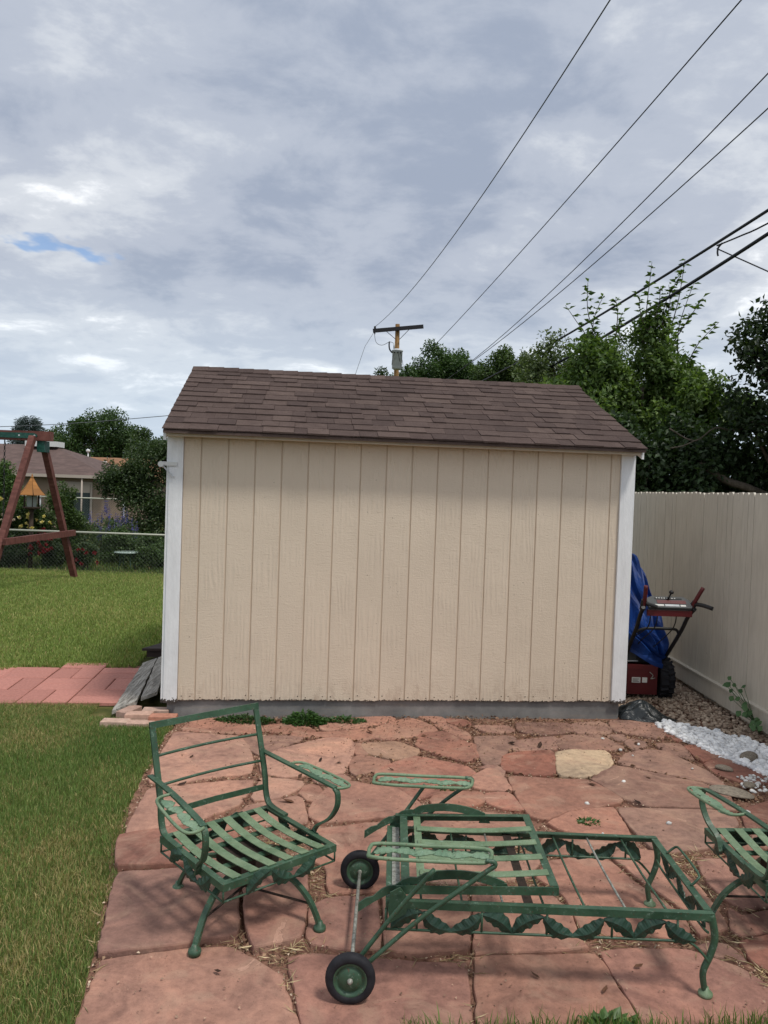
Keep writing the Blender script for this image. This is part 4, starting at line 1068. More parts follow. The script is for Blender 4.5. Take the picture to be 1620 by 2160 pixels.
def armchair(label, loc, rotz, base_ang):
    t = thing('patio_armchair', label, 'armchair', loc, rotz, 'green iron patio armchairs')
    w2, d2, z = .27, .26, .30
    # seat frame: angle iron
    mb = MB()
    mb.b2((-w2, -d2, z - .004), (w2, -d2 + .030, z)); mb.b2((-w2, d2 - .026, z - .004), (w2, d2, z))
    mb.b2((-w2, -d2 + .0302, z - .004), (-w2 + .026, d2 - .0262, z)); mb.b2((w2 - .026, -d2 + .0302, z - .004), (w2, d2 - .0262, z))
    mb.b2((-w2, -d2, z - .028), (w2, -d2 + .004, z - .0042)); mb.b2((-w2, d2 - .004, z - .028), (w2, d2, z - .0042))
    mb.b2((-w2, -d2 + .0042, z - .028), (-w2 + .004, d2 - .0042, z - .0042)); mb.b2((w2 - .004, -d2 + .0042, z - .028), (w2, d2 - .0042, z - .0042))
    mb.build('seat_frame', M['green'], t)
    for i in range(6):
        x = -.20 + .08 * i
        pts = [(x, d2 - .012 - (2 * d2 - .028) * k / 8, z + .004 - .026 * math.sin(math.pi * k / 8) * (1 - .35 * k / 8)) for k in range(9)]
        MB().strip(pts, .040, .003).build('slat', M['worn_skylit'], t)
    # back frame
    yb = [(.10, z + .006), (.20, z + .008), (.245, z + .022), (.268, z + .07), (.285, z + .16), (.375, z + .437)]
    mb = MB()
    for s in (-1, 1):
        mb.strip(smooth_path([(s * (w2 - .008), y, q) for y, q in yb], 4), .026, .010, (0, -.9, .35))
    mb.strip([(-w2 - .005, .375, z + .442), (w2 + .005, .375, z + .442)], .012, .028, (0, .2, 1))
    mb.build('back_frame', M['green'], t)
    for zz_, yv, fl in ((.615, .342, 0), (.50, .300, 0), (.385, .272, 1)):
        mb = MB()
        if fl: mb.strip([(-w2 + .014, yv, zz_), (0, yv + .012, zz_), (w2 - .014, yv, zz_)], .004, .026)
        else: mb.tube(smooth_path([(-w2 + .012, yv, zz_), (-w2 / 2, yv + .014, zz_), (0, yv + .02, zz_), (w2 / 2, yv + .014, zz_), (w2 - .012, yv, zz_)], 2), .0065, 8)
        mb.build('back_bar', M['green'], t)
    # arms
    for s in (-1, 1):
        ap = smooth_path([(s * .280, .345, .535), (s * .288, .12, .528), (s * .305, -.10, .515), (s * .315, -.185, .508)], 4)
        a = MB().strip(ap, .026, .008).build('armrest', M['green'], t)
        loop = smooth_path([(s * .290, .125, .527), (s * .335, .13, .524), (s * .366, .10, .520), (s * .385, -.02, .514), (s * .395, -.14, .508), (s * .385, -.195, .506), (s * .35, -.205, .506), (s * .318, -.190, .506)], 4)
        MB().tube(loop, .0065, 8).build('arm_loop', M['worn_skylit'], a)
        for k, (px, py, dx, dy, L) in enumerate([(.335, .115, .10, -.5, .085), (.350, .045, -.10, -.5, .085), (.335, -.025, .12, -.5, .09), (.357, -.095, -.05, -.5, .085), (.345, -.155, .08, -.3, .055)]):
            put_leaf(a, (s * px, py, .518 - .002 * k), (s * dx, dy, 0), (0, 0, 1), L, LEAFP, 1.2)
        post = smooth_path([(s * .315, -.180, .504), (s * .316, -.200, .485), (s * .314, -.200, .43), (s * .302, -.165, .37), (s * .284, -.105, .325), (s * .279, -.080, .275)], 4)
        MB().strip(post, .010, .024, (1, 0, 0)).build('arm_post', M['green'], t)
    # apron rods with cast leaves
    mb = MB(); za = .232; e = .262
    for s in (-1, 1):
        mb.tube([(s * (w2 - .005), -d2 + .005, za), (s * (w2 - .005), d2 - .005, za)], .0042, 6)
        mb.tube([(-w2 + .005, s * (d2 - .005), za), (w2 - .005, s * (d2 - .005), za)], .0042, 6)
        for q in (-1, 1): mb.tube([(s * (w2 - .005), q * (d2 - .005), za), (s * (w2 - .005), q * (d2 - .005), z - .02)], .0042, 6)
    ap = mb.build('apron', M['green'], t)
    zc = .262
    for nrm, f in (((0, -1, 0), lambda u: (u, -d2 - .002, zc)), ((0, 1, 0), lambda u: (-u, d2 + .002, zc)), ((1, 0, 0), lambda u: (w2 + .002, u, zc)), ((-1, 0, 0), lambda u: (-w2 - .002, -u, zc))):
        leaf_wave(ap, f(-.17), f(.17), nrm, zc, .02, .125)
    # rocker base
    b = MB().b2((-.09, -.10, .205), (.09, .10, .262)).b2((-.05, -.13, .20), (.05, .13, .204)).build('spring_box', M['rust'], t)
    MB().b2((-w2 + .005, -.10, .264), (w2 - .005, -.066, .271)).b2((-w2 + .005, .075, .264), (w2 - .005, .108, .271)).build('cross_bar', M['green'], t)
    for i in range(4):
        a = base_ang + i * math.pi / 2 - rotz
        c, s = math.cos(a), math.sin(a)
        prof = smooth_path([(.05, 0, .208), (.14, 0, .205), (.225, 0, .182), (.295, 0, .125), (.335, 0, .060), (.350, 0, .018)], 4)
        lg = MB().strip([(p.x * c, p.x * s, p.z) for p in prof], .024, .014, (c, s, .6)).build('leg', M['green'], t)
        MB().lathe([(.011, .040), (.014, .026), (.024, .020), (.026, .012), (.024, 0)][::-1], 14, Matrix.Translation((.351 * c, .351 * s, .004))).build('foot', M['green'], lg)
    mb = MB()
    for i in range(2):
        a = base_ang + i * math.pi / 2 - rotz; c, s = math.cos(a), math.sin(a); zt_ = .115 - .011 * i
        mb.tube([(-.305 * c, -.305 * s, zt_), (.305 * c, .305 * s, zt_)], .005, 6)
    mb.build('tie_rod', M['rust'], t)
    return t
armchair('green iron armchair with strap seat standing on flagstones beside the lawn', (-.525, 3.215, 0), math.atan2(.669, .743), R(247))
armchair('green iron armchair turned to face the shed at the foot of the chaise', (1.80, 3.255, 0), R(183), R(181))

def chaise():
    t = thing('chaise_lounge', 'green iron chaise longue frame with two black wheels and folded back', 'chaise', (.055, 2.755, 0), -.012)
    Lc, Wc, z = 1.185, .632, .31
    mb = MB()
    for y0 in (0, Wc):
        s = 1 if y0 == 0 else -1
        a, b = sorted((y0, y0 + s * .024)); mb.b2((0, a, z - .004), (Lc, b, z))
        a, b = sorted((y0, y0 + s * .005)); mb.b2((0, a, z - .027), (Lc, b, z - .0042))
    for x0 in (0, Lc):
        s = 1 if x0 == 0 else -1
        a, b = sorted((x0, x0 + s * .028)); mb.b2((a, .0285, z - .004), (b, Wc - .0285, z))
        a, b = sorted((x0, x0 + s * .005)); mb.b2((a, .0055, z - .036), (b, Wc - .0055, z - .0042))
    mb.build('frame', M['green'], t)
    for i in range(7):
        x = .13 + .1495 * i
        MB().tube(smooth_path([(x, .01, z - .014), (x, Wc / 2, z - .022), (x, Wc - .01, z - .014)], 3), .0048, 6).build('cross_rod', M['bare'] if i in (2, 5) else M['green'], t)
    MB().strip([(.525, .006, z - .016), (.525, Wc - .006, z - .016)], .034, .004).build('cross_strap', M['rust'], t)
    MB().b2((.022, .03, z + .001), (.052, Wc - .03, z + .006)).build('end_strap', M['bare'], t)
    # aprons
    zr = .205
    for y0, nr in ((.004, -1), (Wc - .004, 1)):
        mb = MB(); mb.tube(smooth_path([(.0, y0, zr), (1.02, y0, zr), (1.10, y0, zr - .004), (1.15, y0, zr - .045), (1.172, y0, zr - .075)], 4), .005, 7)
        for k in range(5): mb.tube([(.115 + .235 * k, y0, zr), (.115 + .235 * k, y0, z - .03)], .0045, 6)
        mb.tube([(.003, y0, zr), (.003, y0, z - .03)], .006, 6)
        ap = mb.build('apron', M['green'], t)
        leaf_wave(ap, (.02, y0 + nr * .004, .240), (1.12, y0 + nr * .004, .240), (0, nr, 0),   .24, .02, .128)
    mb = MB(); mb.tube(smooth_path([(Lc - .004, .04, z - .09), (Lc - .004, .12, z - .1), (Lc - .004, Wc - .12, z - .1), (Lc - .004, Wc - .04, z - .09)], 3), .005, 6)
    ap = mb.build('apron', M['green'], t)
    leaf_wave(ap, (Lc + .003, .08, .245), (Lc + .003, Wc - .08, .245), (1, 0, 0), .24, .02, .115)
    MB().tube(smooth_path([(Lc - .01, .20, z), (Lc + .012, .20, z + .022), (Lc + .026, .215, z + .034), (Lc + .03, .30, z + .038), (Lc + .03, .42, z + .038), (Lc + .026, .455, z + .034), (Lc + .012, .465, z + .02), (Lc - .01, .465, z)], 4), .005, 7).build('cushion_stop', M['green'], t)
    # cabriole legs
    for y0 in (.012, Wc - .012):
        pts = smooth_path([(Lc - .010, y0, z - .006), (Lc + .004, y0, .25), (Lc + .008, y0, .205), (Lc - .006, y0, .15), (Lc - .028, y0, .09), (Lc - .022, y0, .035), (Lc - .016, y0, .012)], 4)
        n = len(pts)
        lg = MB().tube(pts, [.0145 - .004 * i / n for i in range(n)], 9).build('leg', M['green'], t)
        MB().lathe([(.024, 0), (.026, .006), (.025, .014), (.014, .020), (.010, .034)], 14, Matrix.Translation((Lc - .016, y0, .003))).build('foot', M['worn_skylit'], lg)
    # wheels and axle
    ax = MB().tube([(-.115, -.11, .088), (-.115, .72, .088)], .0075, 8).build('axle', M['bare'], t)
    for y0, s in ((-.105, -1), (.665, -1)):
        mt = Matrix.Translation((-.115, y0, .088)) @ Matrix.Rotation(R(90), 4, 'X')
        wv = MB().lathe([(.058, -.016), (.066, -.020), (.078, -.0195), (.0855, -.013), (.088, -.004), (.088, .004), (.0855, .013), (.078, .0195), (.066, .020), (.058, .016)], 36, mt, ring=True).build('tyre', M['rubber'], t)
        MB().lathe([(.0, -.010), (.030, -.012), (.046, -.008), (.052, -.014), (.065, -.017), (.066, .017), (.052, .016), (.050, .008), (.044, .006), (.036, .014), (.012, .017), (.0001, .017)], 32, mt).build('rim', M['green'], wv)
        MB().lathe([(.010, .016), (.010, .022), (.006, .023), (.006, .030), (.001, .031)], 10, mt).build('hub_cap', M['bare'], wv)
    # arm supports: bent tubes from axle to arm, and arm frames
    for y0, s in ((-.080, -1), (.705, 1)):
        yi = y0 - s * .035
        MB().tube(smooth_path([(-.108, yi, .095), (.03, yi, .285), (.165, y0, .470)], 5), .0085, 8).build('arm_support', M['green'], t)
        MB().tube(smooth_path([(-.085, y0 - s * .02, .088), (.10, y0 - s * .02, .262), (.25, y0, .395), (.355, y0 , .476), (.377, y0, .492), (.372, y0, .506), (.345, y0 , .509)], 5), .0085, 8).build('arm_support', M['green'], t)
        y1, y2 = sorted((y0 - s * .005, y0 + s * -.10)) if s < 0 else sorted((y0 - .095, y0 + .005))
        arm = MB().tube(smooth_path([(-.06, y1, .505), (.02, y1 - .002, .500), (.15, y1, .497), (.30, y1, .497), (.35, y1 + .004, .50), (.372, (y1 + y2) / 2, .503), (.35, y2 - .004, .507), (.15, y2, .507), (-.03, y2, .509), (-.062, (y1 + y2) / 2 + .02, .508), (-.066, y1 + .02, .506)], 4, True), .0072, 8, True).build('arm_frame', M['worn_skylit'], t)
        for k in range(6):
            put_leaf(arm, (-.05 + .068 * k, (y1 + y2) / 2 + (.014 if k % 2 else -.014), .505 - .0015 * k), (1, -.30 if k % 2 else .30, .02), (0, 0, 1), .088, LEAFP, 1.25)
        # bracket plate on the frame
        yp = .0 - .006 if s < 0 else Wc + .006
        MB().prism([(.02, .235), (.075, .27), (.085, .32), (.05, .365), (.015, .345), (.008, .28)], yp - .003, yp + .003, 'y').build('hinge_plate', M['green'], t)
        MB().tube([(.05, yp - .008, .345), (.05, yp + .008, .345)], .008, 8).build('bolt', M['green'], t)
    # folded back panel
    bx0, bx1, by0, by1, zb = .035, .625, .012, Wc + .008, .352
    mb = MB()
    for yv, s in ((by0, 1), (by1, -1)):
        mb.strip([(bx0, yv, zb - .006), (bx1, yv, zb + .012)], .005, .030)
        mb.strip([(bx0, yv + s * .015, zb + .010), (bx1, yv + s * .015, zb + .028)], .026, .003) if s < 0 else None
    mb.strip([(bx1 - .002, by0 + .003, zb + .012), (bx1 - .002, by1 - .003, zb + .012)], .005, .030)
    mb.strip([(bx1 - .018, by0 + .003, zb + .0285), (bx1 - .018, by1 - .017, zb + .0285)], .028, .003)
    mb.strip([(bx0 + .035, by0 + .005, zb + .010), (bx0 + .035, by1 - .017, zb + .010)], .032, .003)
    bp = mb.build('back_frame', M['green'], t)
    MB().b2((bx0 + .078, by0 + .008, zb + .006), (bx0 + .108, by1 - .020, zb + .010)).build('back_strap', M['worn_skylit'], bp)
    for k in range(4):
        yv = by0 + .095 + .125 * k
        pts = [(bx0 + .09 + (bx1 - bx0 - .11) * i / 6, yv, zb + .016 + .018 * i / 6 - .010 * math.sin(math.pi * i / 6)) for i in range(7)]
        MB().strip(pts, .042, .003).build('slat', M['worn_skylit'], bp)
    # ratchet arms
    for yv in (.03, Wc - .002):
        top = []; bot = []
        for i in range(21):
            u = i / 20; x = .43 - .53 * u; zc = .366 + .19 * u * (1 - u) * 1.25 - .10 * u ** 1.6
            notch = .010 * (1 if (u > .55 and i % 3 == 0) else 0)
            top.append((x, zc + .016 - notch)); bot.append((x, zc - .016))
        mb = MB(); N = 21
        V = [(x, yv - .004, q) for x, q in top] + [(x, yv - .004, q) for x, q in bot] + [(x, yv + .004, q) for x, q in top] + [(x, yv + .004, q) for x, q in bot]; F = []
        for i in range(N - 1):
            F += [(i, i + 1, N + i + 1, N + i), (2 * N + i + 1, 2 * N + i, 3 * N + i, 3 * N + i + 1), (i + 1, i, 2 * N + i, 2 * N + i + 1), (N + i, N + i + 1, 3 * N + i + 1, 3 * N + i)]
        F += [(0, N, 3 * N, 2 * N), (N - 1, 3 * N - 1, 4 * N - 1, 2 * N - 1)]
        mb.add(V, F)
        ra = mb.build('ratchet_arm', M['green'], t)
        MB().prism([(.405, .335), (.455, .335), (.44, .372), (.42, .372)], yv + .005, yv + .012, 'y').build('pivot_lug', M['green'], ra)
    return t
chaise()

# ------------------------------------------------------------------ snow blower, tarp, bag
sb = thing('snow_blower', 'red and black snow blower parked between the shed and the fence', 'snow blower', (2.42, 6.95, 0))
def sbp(mb, name, m_, parent=None):
    o = link_mesh(name, mb.mesh(name, M[m_], (2.42, 6.95, 0)), parent or sb); return o
tyre_mt = Matrix.Translation((2.60, 7.03, .172)) @ Matrix.Rotation(R(90), 4, 'Y')
mb = MB().lathe([(.085, -.055), (.13, -.065), (.155, -.06), (.162, -.03), (.163, .03), (.155, .06), (.13, .065), (.085, .055)], 32, tyre_mt, ring=True)
ty = sbp(mb, 'tyre', 'rubber')
lug = MB()
for i in range(18):
    a = 2 * math.pi * i / 18
    for sx in (-1, 1):
        cpt = tyre_mt @ Vector((.166 * math.cos(a + sx * .08), .166 * math.sin(a + sx * .08), sx * .03))
        lug.box(cpt, (.062, .022, .020), Matrix.Rotation(-a, 3, 'X') @ Matrix.Rotation(sx * .45, 3, 'Y'))
sbp(lug, 'tread', 'rubber', ty)
sbp(MB().lathe([(.001, -.03), (.07, -.035), (.086, -.05), (.086, .05), (.07, .035), (.001, .03)], 20, tyre_mt), 'rim', 'black', ty)
tyre2 = Matrix.Translation((2.13, 7.05, .172)) @ Matrix.Rotation(R(90), 4, 'Y')
ty2 = sbp(MB().lathe([(.085, -.055), (.13, -.065), (.155, -.06), (.163, -.03), (.163, .03), (.155, .06), (.13, .065), (.085, .055)], 28, tyre2, ring=True), 'tyre', 'rubber')
hs = sbp(MB().b2((2.235, 6.90, .045), (2.505, 7.25, .30)).b2((2.235, 6.895, .27), (2.505, 6.9, .315)), 'gear_housing', 'red')
sbp(MB().b2((2.275, 6.893, .150), (2.352, 6.8985, .198)), 'sticker', 'label', hs)
sbp(MB().b2((2.368, 6.893, .153), (2.412, 6.8985, .198)), 'sticker', 'label', hs)
mb = MB()
for k in range(3): mb.b2((2.283, 6.8915, .160 + .011 * k), (2.340 - .012 * (k % 2), 6.8925, .164 + .011 * k))
sbp(mb, 'label_print', 'black', hs)
sbp(MB().tube(smooth_path([(2.43, 6.89, .25), (2.46, 6.885, .22), (2.44, 6.885, .19), (2.48, 6.885, .20)], 4), .004, 6), 'latch_wire', 'bare', hs)
eng = MB().b2((2.16, 6.98, .315), (2.52, 7.32, .56)).lathe([(.001, 0), (.13, 0), (.135, .05), (.11, .10), (.001, .11)], 20, Matrix.Translation((2.34, 7.15, .56)))
sbp(eng, 'engine', 'black')
sbp(MB().tube([(2.20, 6.97, .50), (2.28, 6.93, .50)], .006, 6).tube([(2.28, 6.93, .50), (2.29, 6.925, .50)], .013, 8), 'throttle_knob', 'galv')
sbp(MB().b2((2.11, 7.35, .05), (2.66, 7.38, .55)).b2((2.11, 7.38, .05), (2.125, 7.75, .55)).b2((2.645, 7.38, .05), (2.66, 7.75, .55)), 'auger_housing', 'red')
sbp(MB().tube(smooth_path([(2.36, 7.45, .55), (2.36, 7.45, .75), (2.36, 7.52, .92), (2.36, 7.66, 1.0)], 4), .09, 14), 'chute', 'black')
# handle tubes
for xs, nm in ((2.235, 0), (2.60, 1)):
    lo = 2.25 if nm == 0 else 2.565
    sbp(MB().tube(smooth_path([(lo, 7.02, .30), (xs, 6.93, .42), (xs + (.03 if nm else -.0), 6.72, .66), (xs + (.035 if nm else -.01), 6.60, .80), (xs + (.05 if nm else -.02), 6.50, .885)], 5), .017, 10), 'handle_tube', 'black')
sbp(MB().tube(smooth_path([(2.25, 6.75, .63), (2.32, 6.73, .668), (2.52, 6.73, .672), (2.60, 6.75, .66), (2.628, 6.76, .61)], 4), .013, 8), 'brace_tube', 'black')
# dash panel
pan = MB()
tilt = Matrix.Rotation(R(38), 3, 'X')
poly = [(-.17, -.06), (.19, -.06), (.205, -.03), (.19, .035), (.15, .07), (-.12, .07), (-.17, .045)]
V = [tilt @ Vector((x, y, 0)) + Vector((2.43, 6.55, .905)) for x, y in poly]; V2 = [tilt @ Vector((x, y, .03)) + Vector((2.43, 6.55, .905)) for x, y in poly]
n = len(poly); pan.add(V + V2, [tuple(range(n))[::-1], tuple(range(n, 2 * n))] + [(i, (i + 1) % n, n + (i + 1) % n, n + i) for i in range(n)])
dash = sbp(pan, 'control_panel', 'darkgrey')
def onpanel(x0, y0, x1, y1, h, name, m_):
    mb = MB(); c = tilt @ Vector(((x0 + x1) / 2, (y0 + y1) / 2, .030 + h / 2)) + Vector((2.43, 6.55, .905)); mb.box(c, (x1 - x0, y1 - y0, h), tilt); return mb, name, m_
for a in (onpanel(-.09, -.015, .155, .025, .003, 'panel_stripe', 'red'), onpanel(-.10, .036, .13, .052, .004, 'shift_slot', 'black'), onpanel(-.115, -.045, -.04, -.026, .003, 'sticker', 'label'), onpanel(.10, -.045, .145, -.026, .003, 'sticker', 'label'), onpanel(-.03, -.046, .09, -.024, .003, 'sticker', 'galv')):
    sbp(a[0], a[1], a[2], dash)
mb = MB()
for k in range(8):
    q, _, _ = onpanel(-.09 + .022 * k, .0415, -.079 + .022 * k, .0495, .0055, '', ''); mb.add(q.v, q.f)
sbp(mb, 'speed_mark', 'label', dash)
sbp(MB().tube([(2.44, 6.56, .945), (2.46, 6.545, 1.005)], .008, 8).lathe([(.001, -.018), (.018, -.010), (.021, .0), (.018, .010), (.001, .018)], 12, Matrix.Translation((2.463, 6.543, 1.015))), 'shift_lever', 'black', dash)
sbp(MB().b2((2.255, 6.50, .815), (2.63, 6.53, .865)), 'panel_bar', 'red')
for s, x0 in ((-1, 2.225), (1, 2.635)):
    g = sbp(MB().tube(smooth_path([(x0, 6.53, .89), (x0 + s * .0 + (.02 if s > 0 else 0), 6.50, .96), (x0 + (.065 if s > 0 else -.005), 6.47, 1.07)], 4), .017, 10), 'lever_grip', 'red')
    sbp(MB().tube([(x0, 6.55, .86), (x0 + (.02 if s > 0 else .0), 6.515, .945)], .024, 10), 'lever_joint', 'black', g)
sbp(MB().tube(smooth_path([(2.635, 6.54, .92), (2.69, 6.46, .925), (2.76, 6.40, .905)], 4), .017, 10), 'handle_grip', 'black')
sbp(MB().tube(smooth_path([(2.225, 6.54, .92), (2.28, 6.50, .905), (2.32, 6.47, .895)], 4), .017, 10), 'handle_grip', 'black')
for k, (xa, xb) in enumerate(((2.30, 2.27), (2.36, 2.33), (2.52, 2.47))):
    sbp(MB().tube(smooth_path([(xa, 6.56, .88), (xa + .02, 6.66, .70), (xb - .02, 6.80, .58 - .03 * k), (xb, 6.96, .46)], 5), .005, 6), 'control_cable', 'black')
sbp(MB().b2((2.19, 6.965, .34), (2.33, 6.979, .50)).b2((2.36, 6.968, .36), (2.50, 6.979, .44)), 'engine_shroud', 'darkgrey')
sbp(MB().tube([(2.20, 6.95, .33), (2.34, 6.95, .335)], .008, 6), 'fuel_line', 'galv')
# blue tarp draped over engine and chute
def tarp():
    P = {}; nu, nv = 18, 22; V = []
    prof = [(7.75, .70), (7.60, 1.10), (7.42, 1.26), (7.25, 1.10), (7.12, .92), (7.00, .74), (6.93, .60), (6.90, .47), (6.925, .37)]
    path = smooth_path([(0, y, z) for y, z in prof], 4); m_ = len(path)
    for j, p in enumerate(path):
        v = j / (m_ - 1)
        w0 = 2.14; w1 = 2.42 + .16 * min(1, v * 1.4) if v < .75 else 2.58 - .02 * (v - .75)
        if v > .75: w0 = 2.14 + (v - .75) * 1.62
        for i in range(nu + 1):
            u = i / nu; x = w0 + (w1 - w0) * u
            f = .030 * math.sin(u * 16 + v * 7) + .018 * math.sin(u * 31 - v * 12)
            drop = -.16 * max(0, u - .75) * 4 * (1 - v) - .10 * max(0, .2 - u) * 5
            V.append((x + .012 * math.sin(v * 25), p.y - f * .9, p.z + f * .5 + drop))
    F = [(j * (nu + 1) + i, j * (nu + 1) + i + 1, (j + 1) * (nu + 1) + i + 1, (j + 1) * (nu + 1) + i) for j in range(m_ - 1) for i in range(nu)]
    mb = MB(); mb.add(V, F, False)
    o = mb.build('tarp', M['tarp'], org=(2.35, 7.2, .4)); md = o.modifiers.new('thick', 'SOLIDIFY'); md.thickness = .004
    prop(o, 'bright blue tarpaulin draped over the snow blower', 'tarp')
tarp()
def bag():
    nu, nv = 26, 12; V = []; F = []
    for j in range(nv + 1):
        ph = j / nv
        for i in range(nu):
            a = 2 * math.pi * i / nu; r = (1 - ph) ** .6
            x = .20 * r * math.cos(a) * (1 + .18 * math.sin(3 * a + 1) + .08 * math.sin(7 * a)); y = .15 * r * math.sin(a) * (1 + .15 * math.cos(2 * a))
            z = .13 * ph ** .8 + .016 * math.sin(5 * a + 6 * ph) * (1 if 0 < j else 0) * (1 - ph * .5) + .012 * math.sin(9 * a - 11 * ph)
            z *= (1.15 - .9 * max(0, x) / .2)
            V.append((x, y, max(0.002, z)))
    for j in range(nv):
        for i in range(nu): F.append((j * nu + i, j * nu + (i + 1) % nu, (j + 1) * nu + (i + 1) % nu, (j + 1) * nu + i))
    F.append(tuple(nv * nu + i for i in range(nu)))
    mb = MB(); mb.add(V, F, True); o = mb.build('plastic_bag', M['bag']); o.location = (2.18, 6.30, .004); o.rotation_euler = (0, 0, -.3); o.scale = (1.15, 1.1, .95)
    md = o.modifiers.new('s', 'SUBSURF'); md.levels = 1; md.render_levels = 1
    prop(o, 'crumpled black plastic sheet on the gravel at the shed corner', 'plastic bag')
bag()

# ------------------------------------------------------------------ plants near the house
def rosette(name, label, cat, c, n, spread, h, size, c0, c1, wid=.3, group=None, zb=0.0):
    nn = n; ang = rng.uniform(0, 6.283, nn); r = np.sqrt(rng.random(nn))
    P = np.stack([r * np.cos(ang) * spread[0], r * np.sin(ang) * spread[1], rng.random(nn) * h * (1.05 - r)], 1)
    D = unit(np.stack([np.cos(ang), np.sin(ang), rng.uniform(-.1, .9, nn)], 1) + rng.normal(size=(nn, 3)) * .4)
    nrm = unit(rng.normal(size=(nn, 3)) * .5 + np.array([0, 0, 1.]))
    V, F, C = leaves(P, D, rng.uniform(.6, 1.3, nn) * size, wid, leaf_cols(nn, c0, c1), .12, nrm)
    o = link_mesh(name, mesh_np(name, V, F, M['leaf'], C), None, (c[0], c[1], zb)); return prop(o, label, cat, group)
rosette('weed_clump', 'bushy green weed growing against the shed foundation', 'weed', (-.55, 5.86), 900, (.16, .09), .10, .034, (.03, .075, .02), (.075, .15, .045))
rosette('weed_clump', 'low creeping weed mat by the shed foundation left of the bushy one', 'weed', (-1.0, 5.84), 700, (.22, .07), .05, .028, (.03, .07, .02), (.07, .13, .045))
rosette('weed_clump', 'thin creeping weed on the stones right of the bushy foundation weed', 'weed', (-.25, 5.92), 380, (.16, .06), .04, .028, (.035, .08, .025), (.08, .15, .05))
rosette('weed_clump', 'small green weed tuft in a joint behind the chaise', 'weed', (1.18, 4.20), 130, (.055, .04), .02, .026, (.05, .12, .04), (.10, .19, .07))
rosette('weed_clump', 'broad leaved weed in the grass strip below the chaise', 'weed', (.83, 2.57), 90, (.07, .03), .03, .045, (.05, .11, .03), (.11, .19, .06))
rosette('weed_clump', 'tiny weed in the joint beside the far chaise arm', 'weed', (.42, 4.62), 80, (.06, .03), .02, .022, (.05, .10, .03), (.09, .16, .05))
# geranium like plant growing by the fence foot
gp = thing('leafy_plant', 'round leaved green plant growing at the fence kick board', 'plant', (2.93, 6.02, 0))
def round_leaf(mb, c, r, nrm, k=9):
    nrm = Vector(nrm).normalized(); a = nrm.orthogonal().normalized(); b = nrm.cross(a)
    V = [Vector(c)] + [Vector(c) + (a * math.cos(2 * math.pi * i / k) + b * math.sin(2 * math.pi * i / k)) * r * (1 + .18 * math.sin(i * 2.6)) + nrm * r * .18 for i in range(k)]
    mb.add(V, [(0, 1 + i, 1 + (i + 1) % k) for i in range(k)])
rl = random.Random(4)
GM = mat('round_leaf_green', lambda t: t.base(t.mix(t.info('Random'), (.035, .085, .028), (.075, .14, .05)), .55))
stems = MB()
for i in range(26):
    u = rl.random(); y = -.28 + .50 * u; z = .10 + .34 * (u ** 1.3) * rl.uniform(.35, 1.05); x = -.02 - rl.uniform(0, .10)
    mb = MB(); round_leaf(mb, (0, 0, 0), rl.uniform(.016, .027), (-1, -.7 + rl.uniform(-.5, .5), .9 + rl.uniform(-.4, .4)))
    o = mb.build('leaf', GM, gp); o.location = (x, y, z)
    stems.tube(smooth_path([(.05, -.05, .0), (.02, y * .5, z * .5), (x, y, z)], 3), .0022, 5)
stems.build('stem', GM, gp)
# fallen leaves
FL = mat('brown_dead_leaf', lambda t: t.base(t.mix(t.info('Random'), (.025, .014, .010), (.12, .055, .03)), .8))
flm = MB(); flm.add([(-.5, 0, .02), (-.2, .24, .10), (.2, .2, .12), (.5, 0, .22), (.2, -.22, .08), (-.2, -.2, .10), (0, 0, 0)], [(6, 1, 0), (6, 2, 1), (6, 3, 2), (6, 4, 3), (6, 5, 4), (6, 0, 5)])
flm = flm.mesh('fallen_leaf', FL)
for (x, y, s) in [(-1.14, 4.53, .06), (-.49, 4.33, .10), (-.36, 5.02, .05), (-.24, 4.98, .05), (-.73, 4.35, .05), (.42, 5.15, .05), (.98, 5.5, .09), (1.17, 5.47, .08), (.35, 5.6, .06), (-.05, 5.65, .08), (1.35, 4.75, .06), (1.55, 4.5, .05), (.62, 2.82, .04), (.86, 2.75, .045), (1.03, 2.9, .04), (-.55, 2.78, .04), (.10, 4.9, .05), (-1.2, 5.0, .045), (1.75, 4.9, .05), (1.9, 5.6, .06)]:
    o = link_mesh('fallen_leaf', flm, None, (x, y, .012), (random.uniform(-.2, .2), random.uniform(-.2, .2), random.uniform(0, 6.28)), (s, s * .8, s))
    prop(o, 'small curled dry leaf lying on the red flagstones', 'leaf', 'dry leaves fallen on the patio')

# ------------------------------------------------------------------ swing set
sw = thing('swing_set', 'brown stained timber swing set A-frame with green metal brackets', 'swing set', (-5.9, 13.2, 0))
def swp(mb, name, m_, parent=None): return link_mesh(name, mb.mesh(name, M[m_], (-5.9, 13.2, 0)), parent or sw)
swp(MB().b2((-9.6, 13.12, 2.44), (-5.70, 13.26, 2.60)), 'beam', 'redwood')
mb = MB(); mb.prism([(-9.5, 2.475), (-5.98, 2.475), (-5.93, 2.49), (-5.91, 2.52), (-5.93, 2.55), (-5.98, 2.565), (-9.5, 2.565)], 13.108, 13.1185, 'y')
bk = swp(mb, 'beam_plate', 'teal')
for x in (-5.96, -6.22): swp(MB().tube([(x, 13.105, 2.52), (x, 13.1085, 2.52)], .016, 8), 'bolt', 'galv', bk)
swp(MB().b2((-5.93, 13.14, 2.25), (-5.80, 13.34, 2.436)), 'corner_bracket', 'teal')
swp(MB().strip([(-5.96, 13.05, 2.50), (-6.15, 11.95, -.04)], .095, .10, (1, 0, 0)), 'leg', 'redwood')
swp(MB().strip([(-5.86, 13.30, 2.30), (-5.69, 14.28, -.04)], .095, .10, (1, 0, 0)), 'leg', 'redwood')
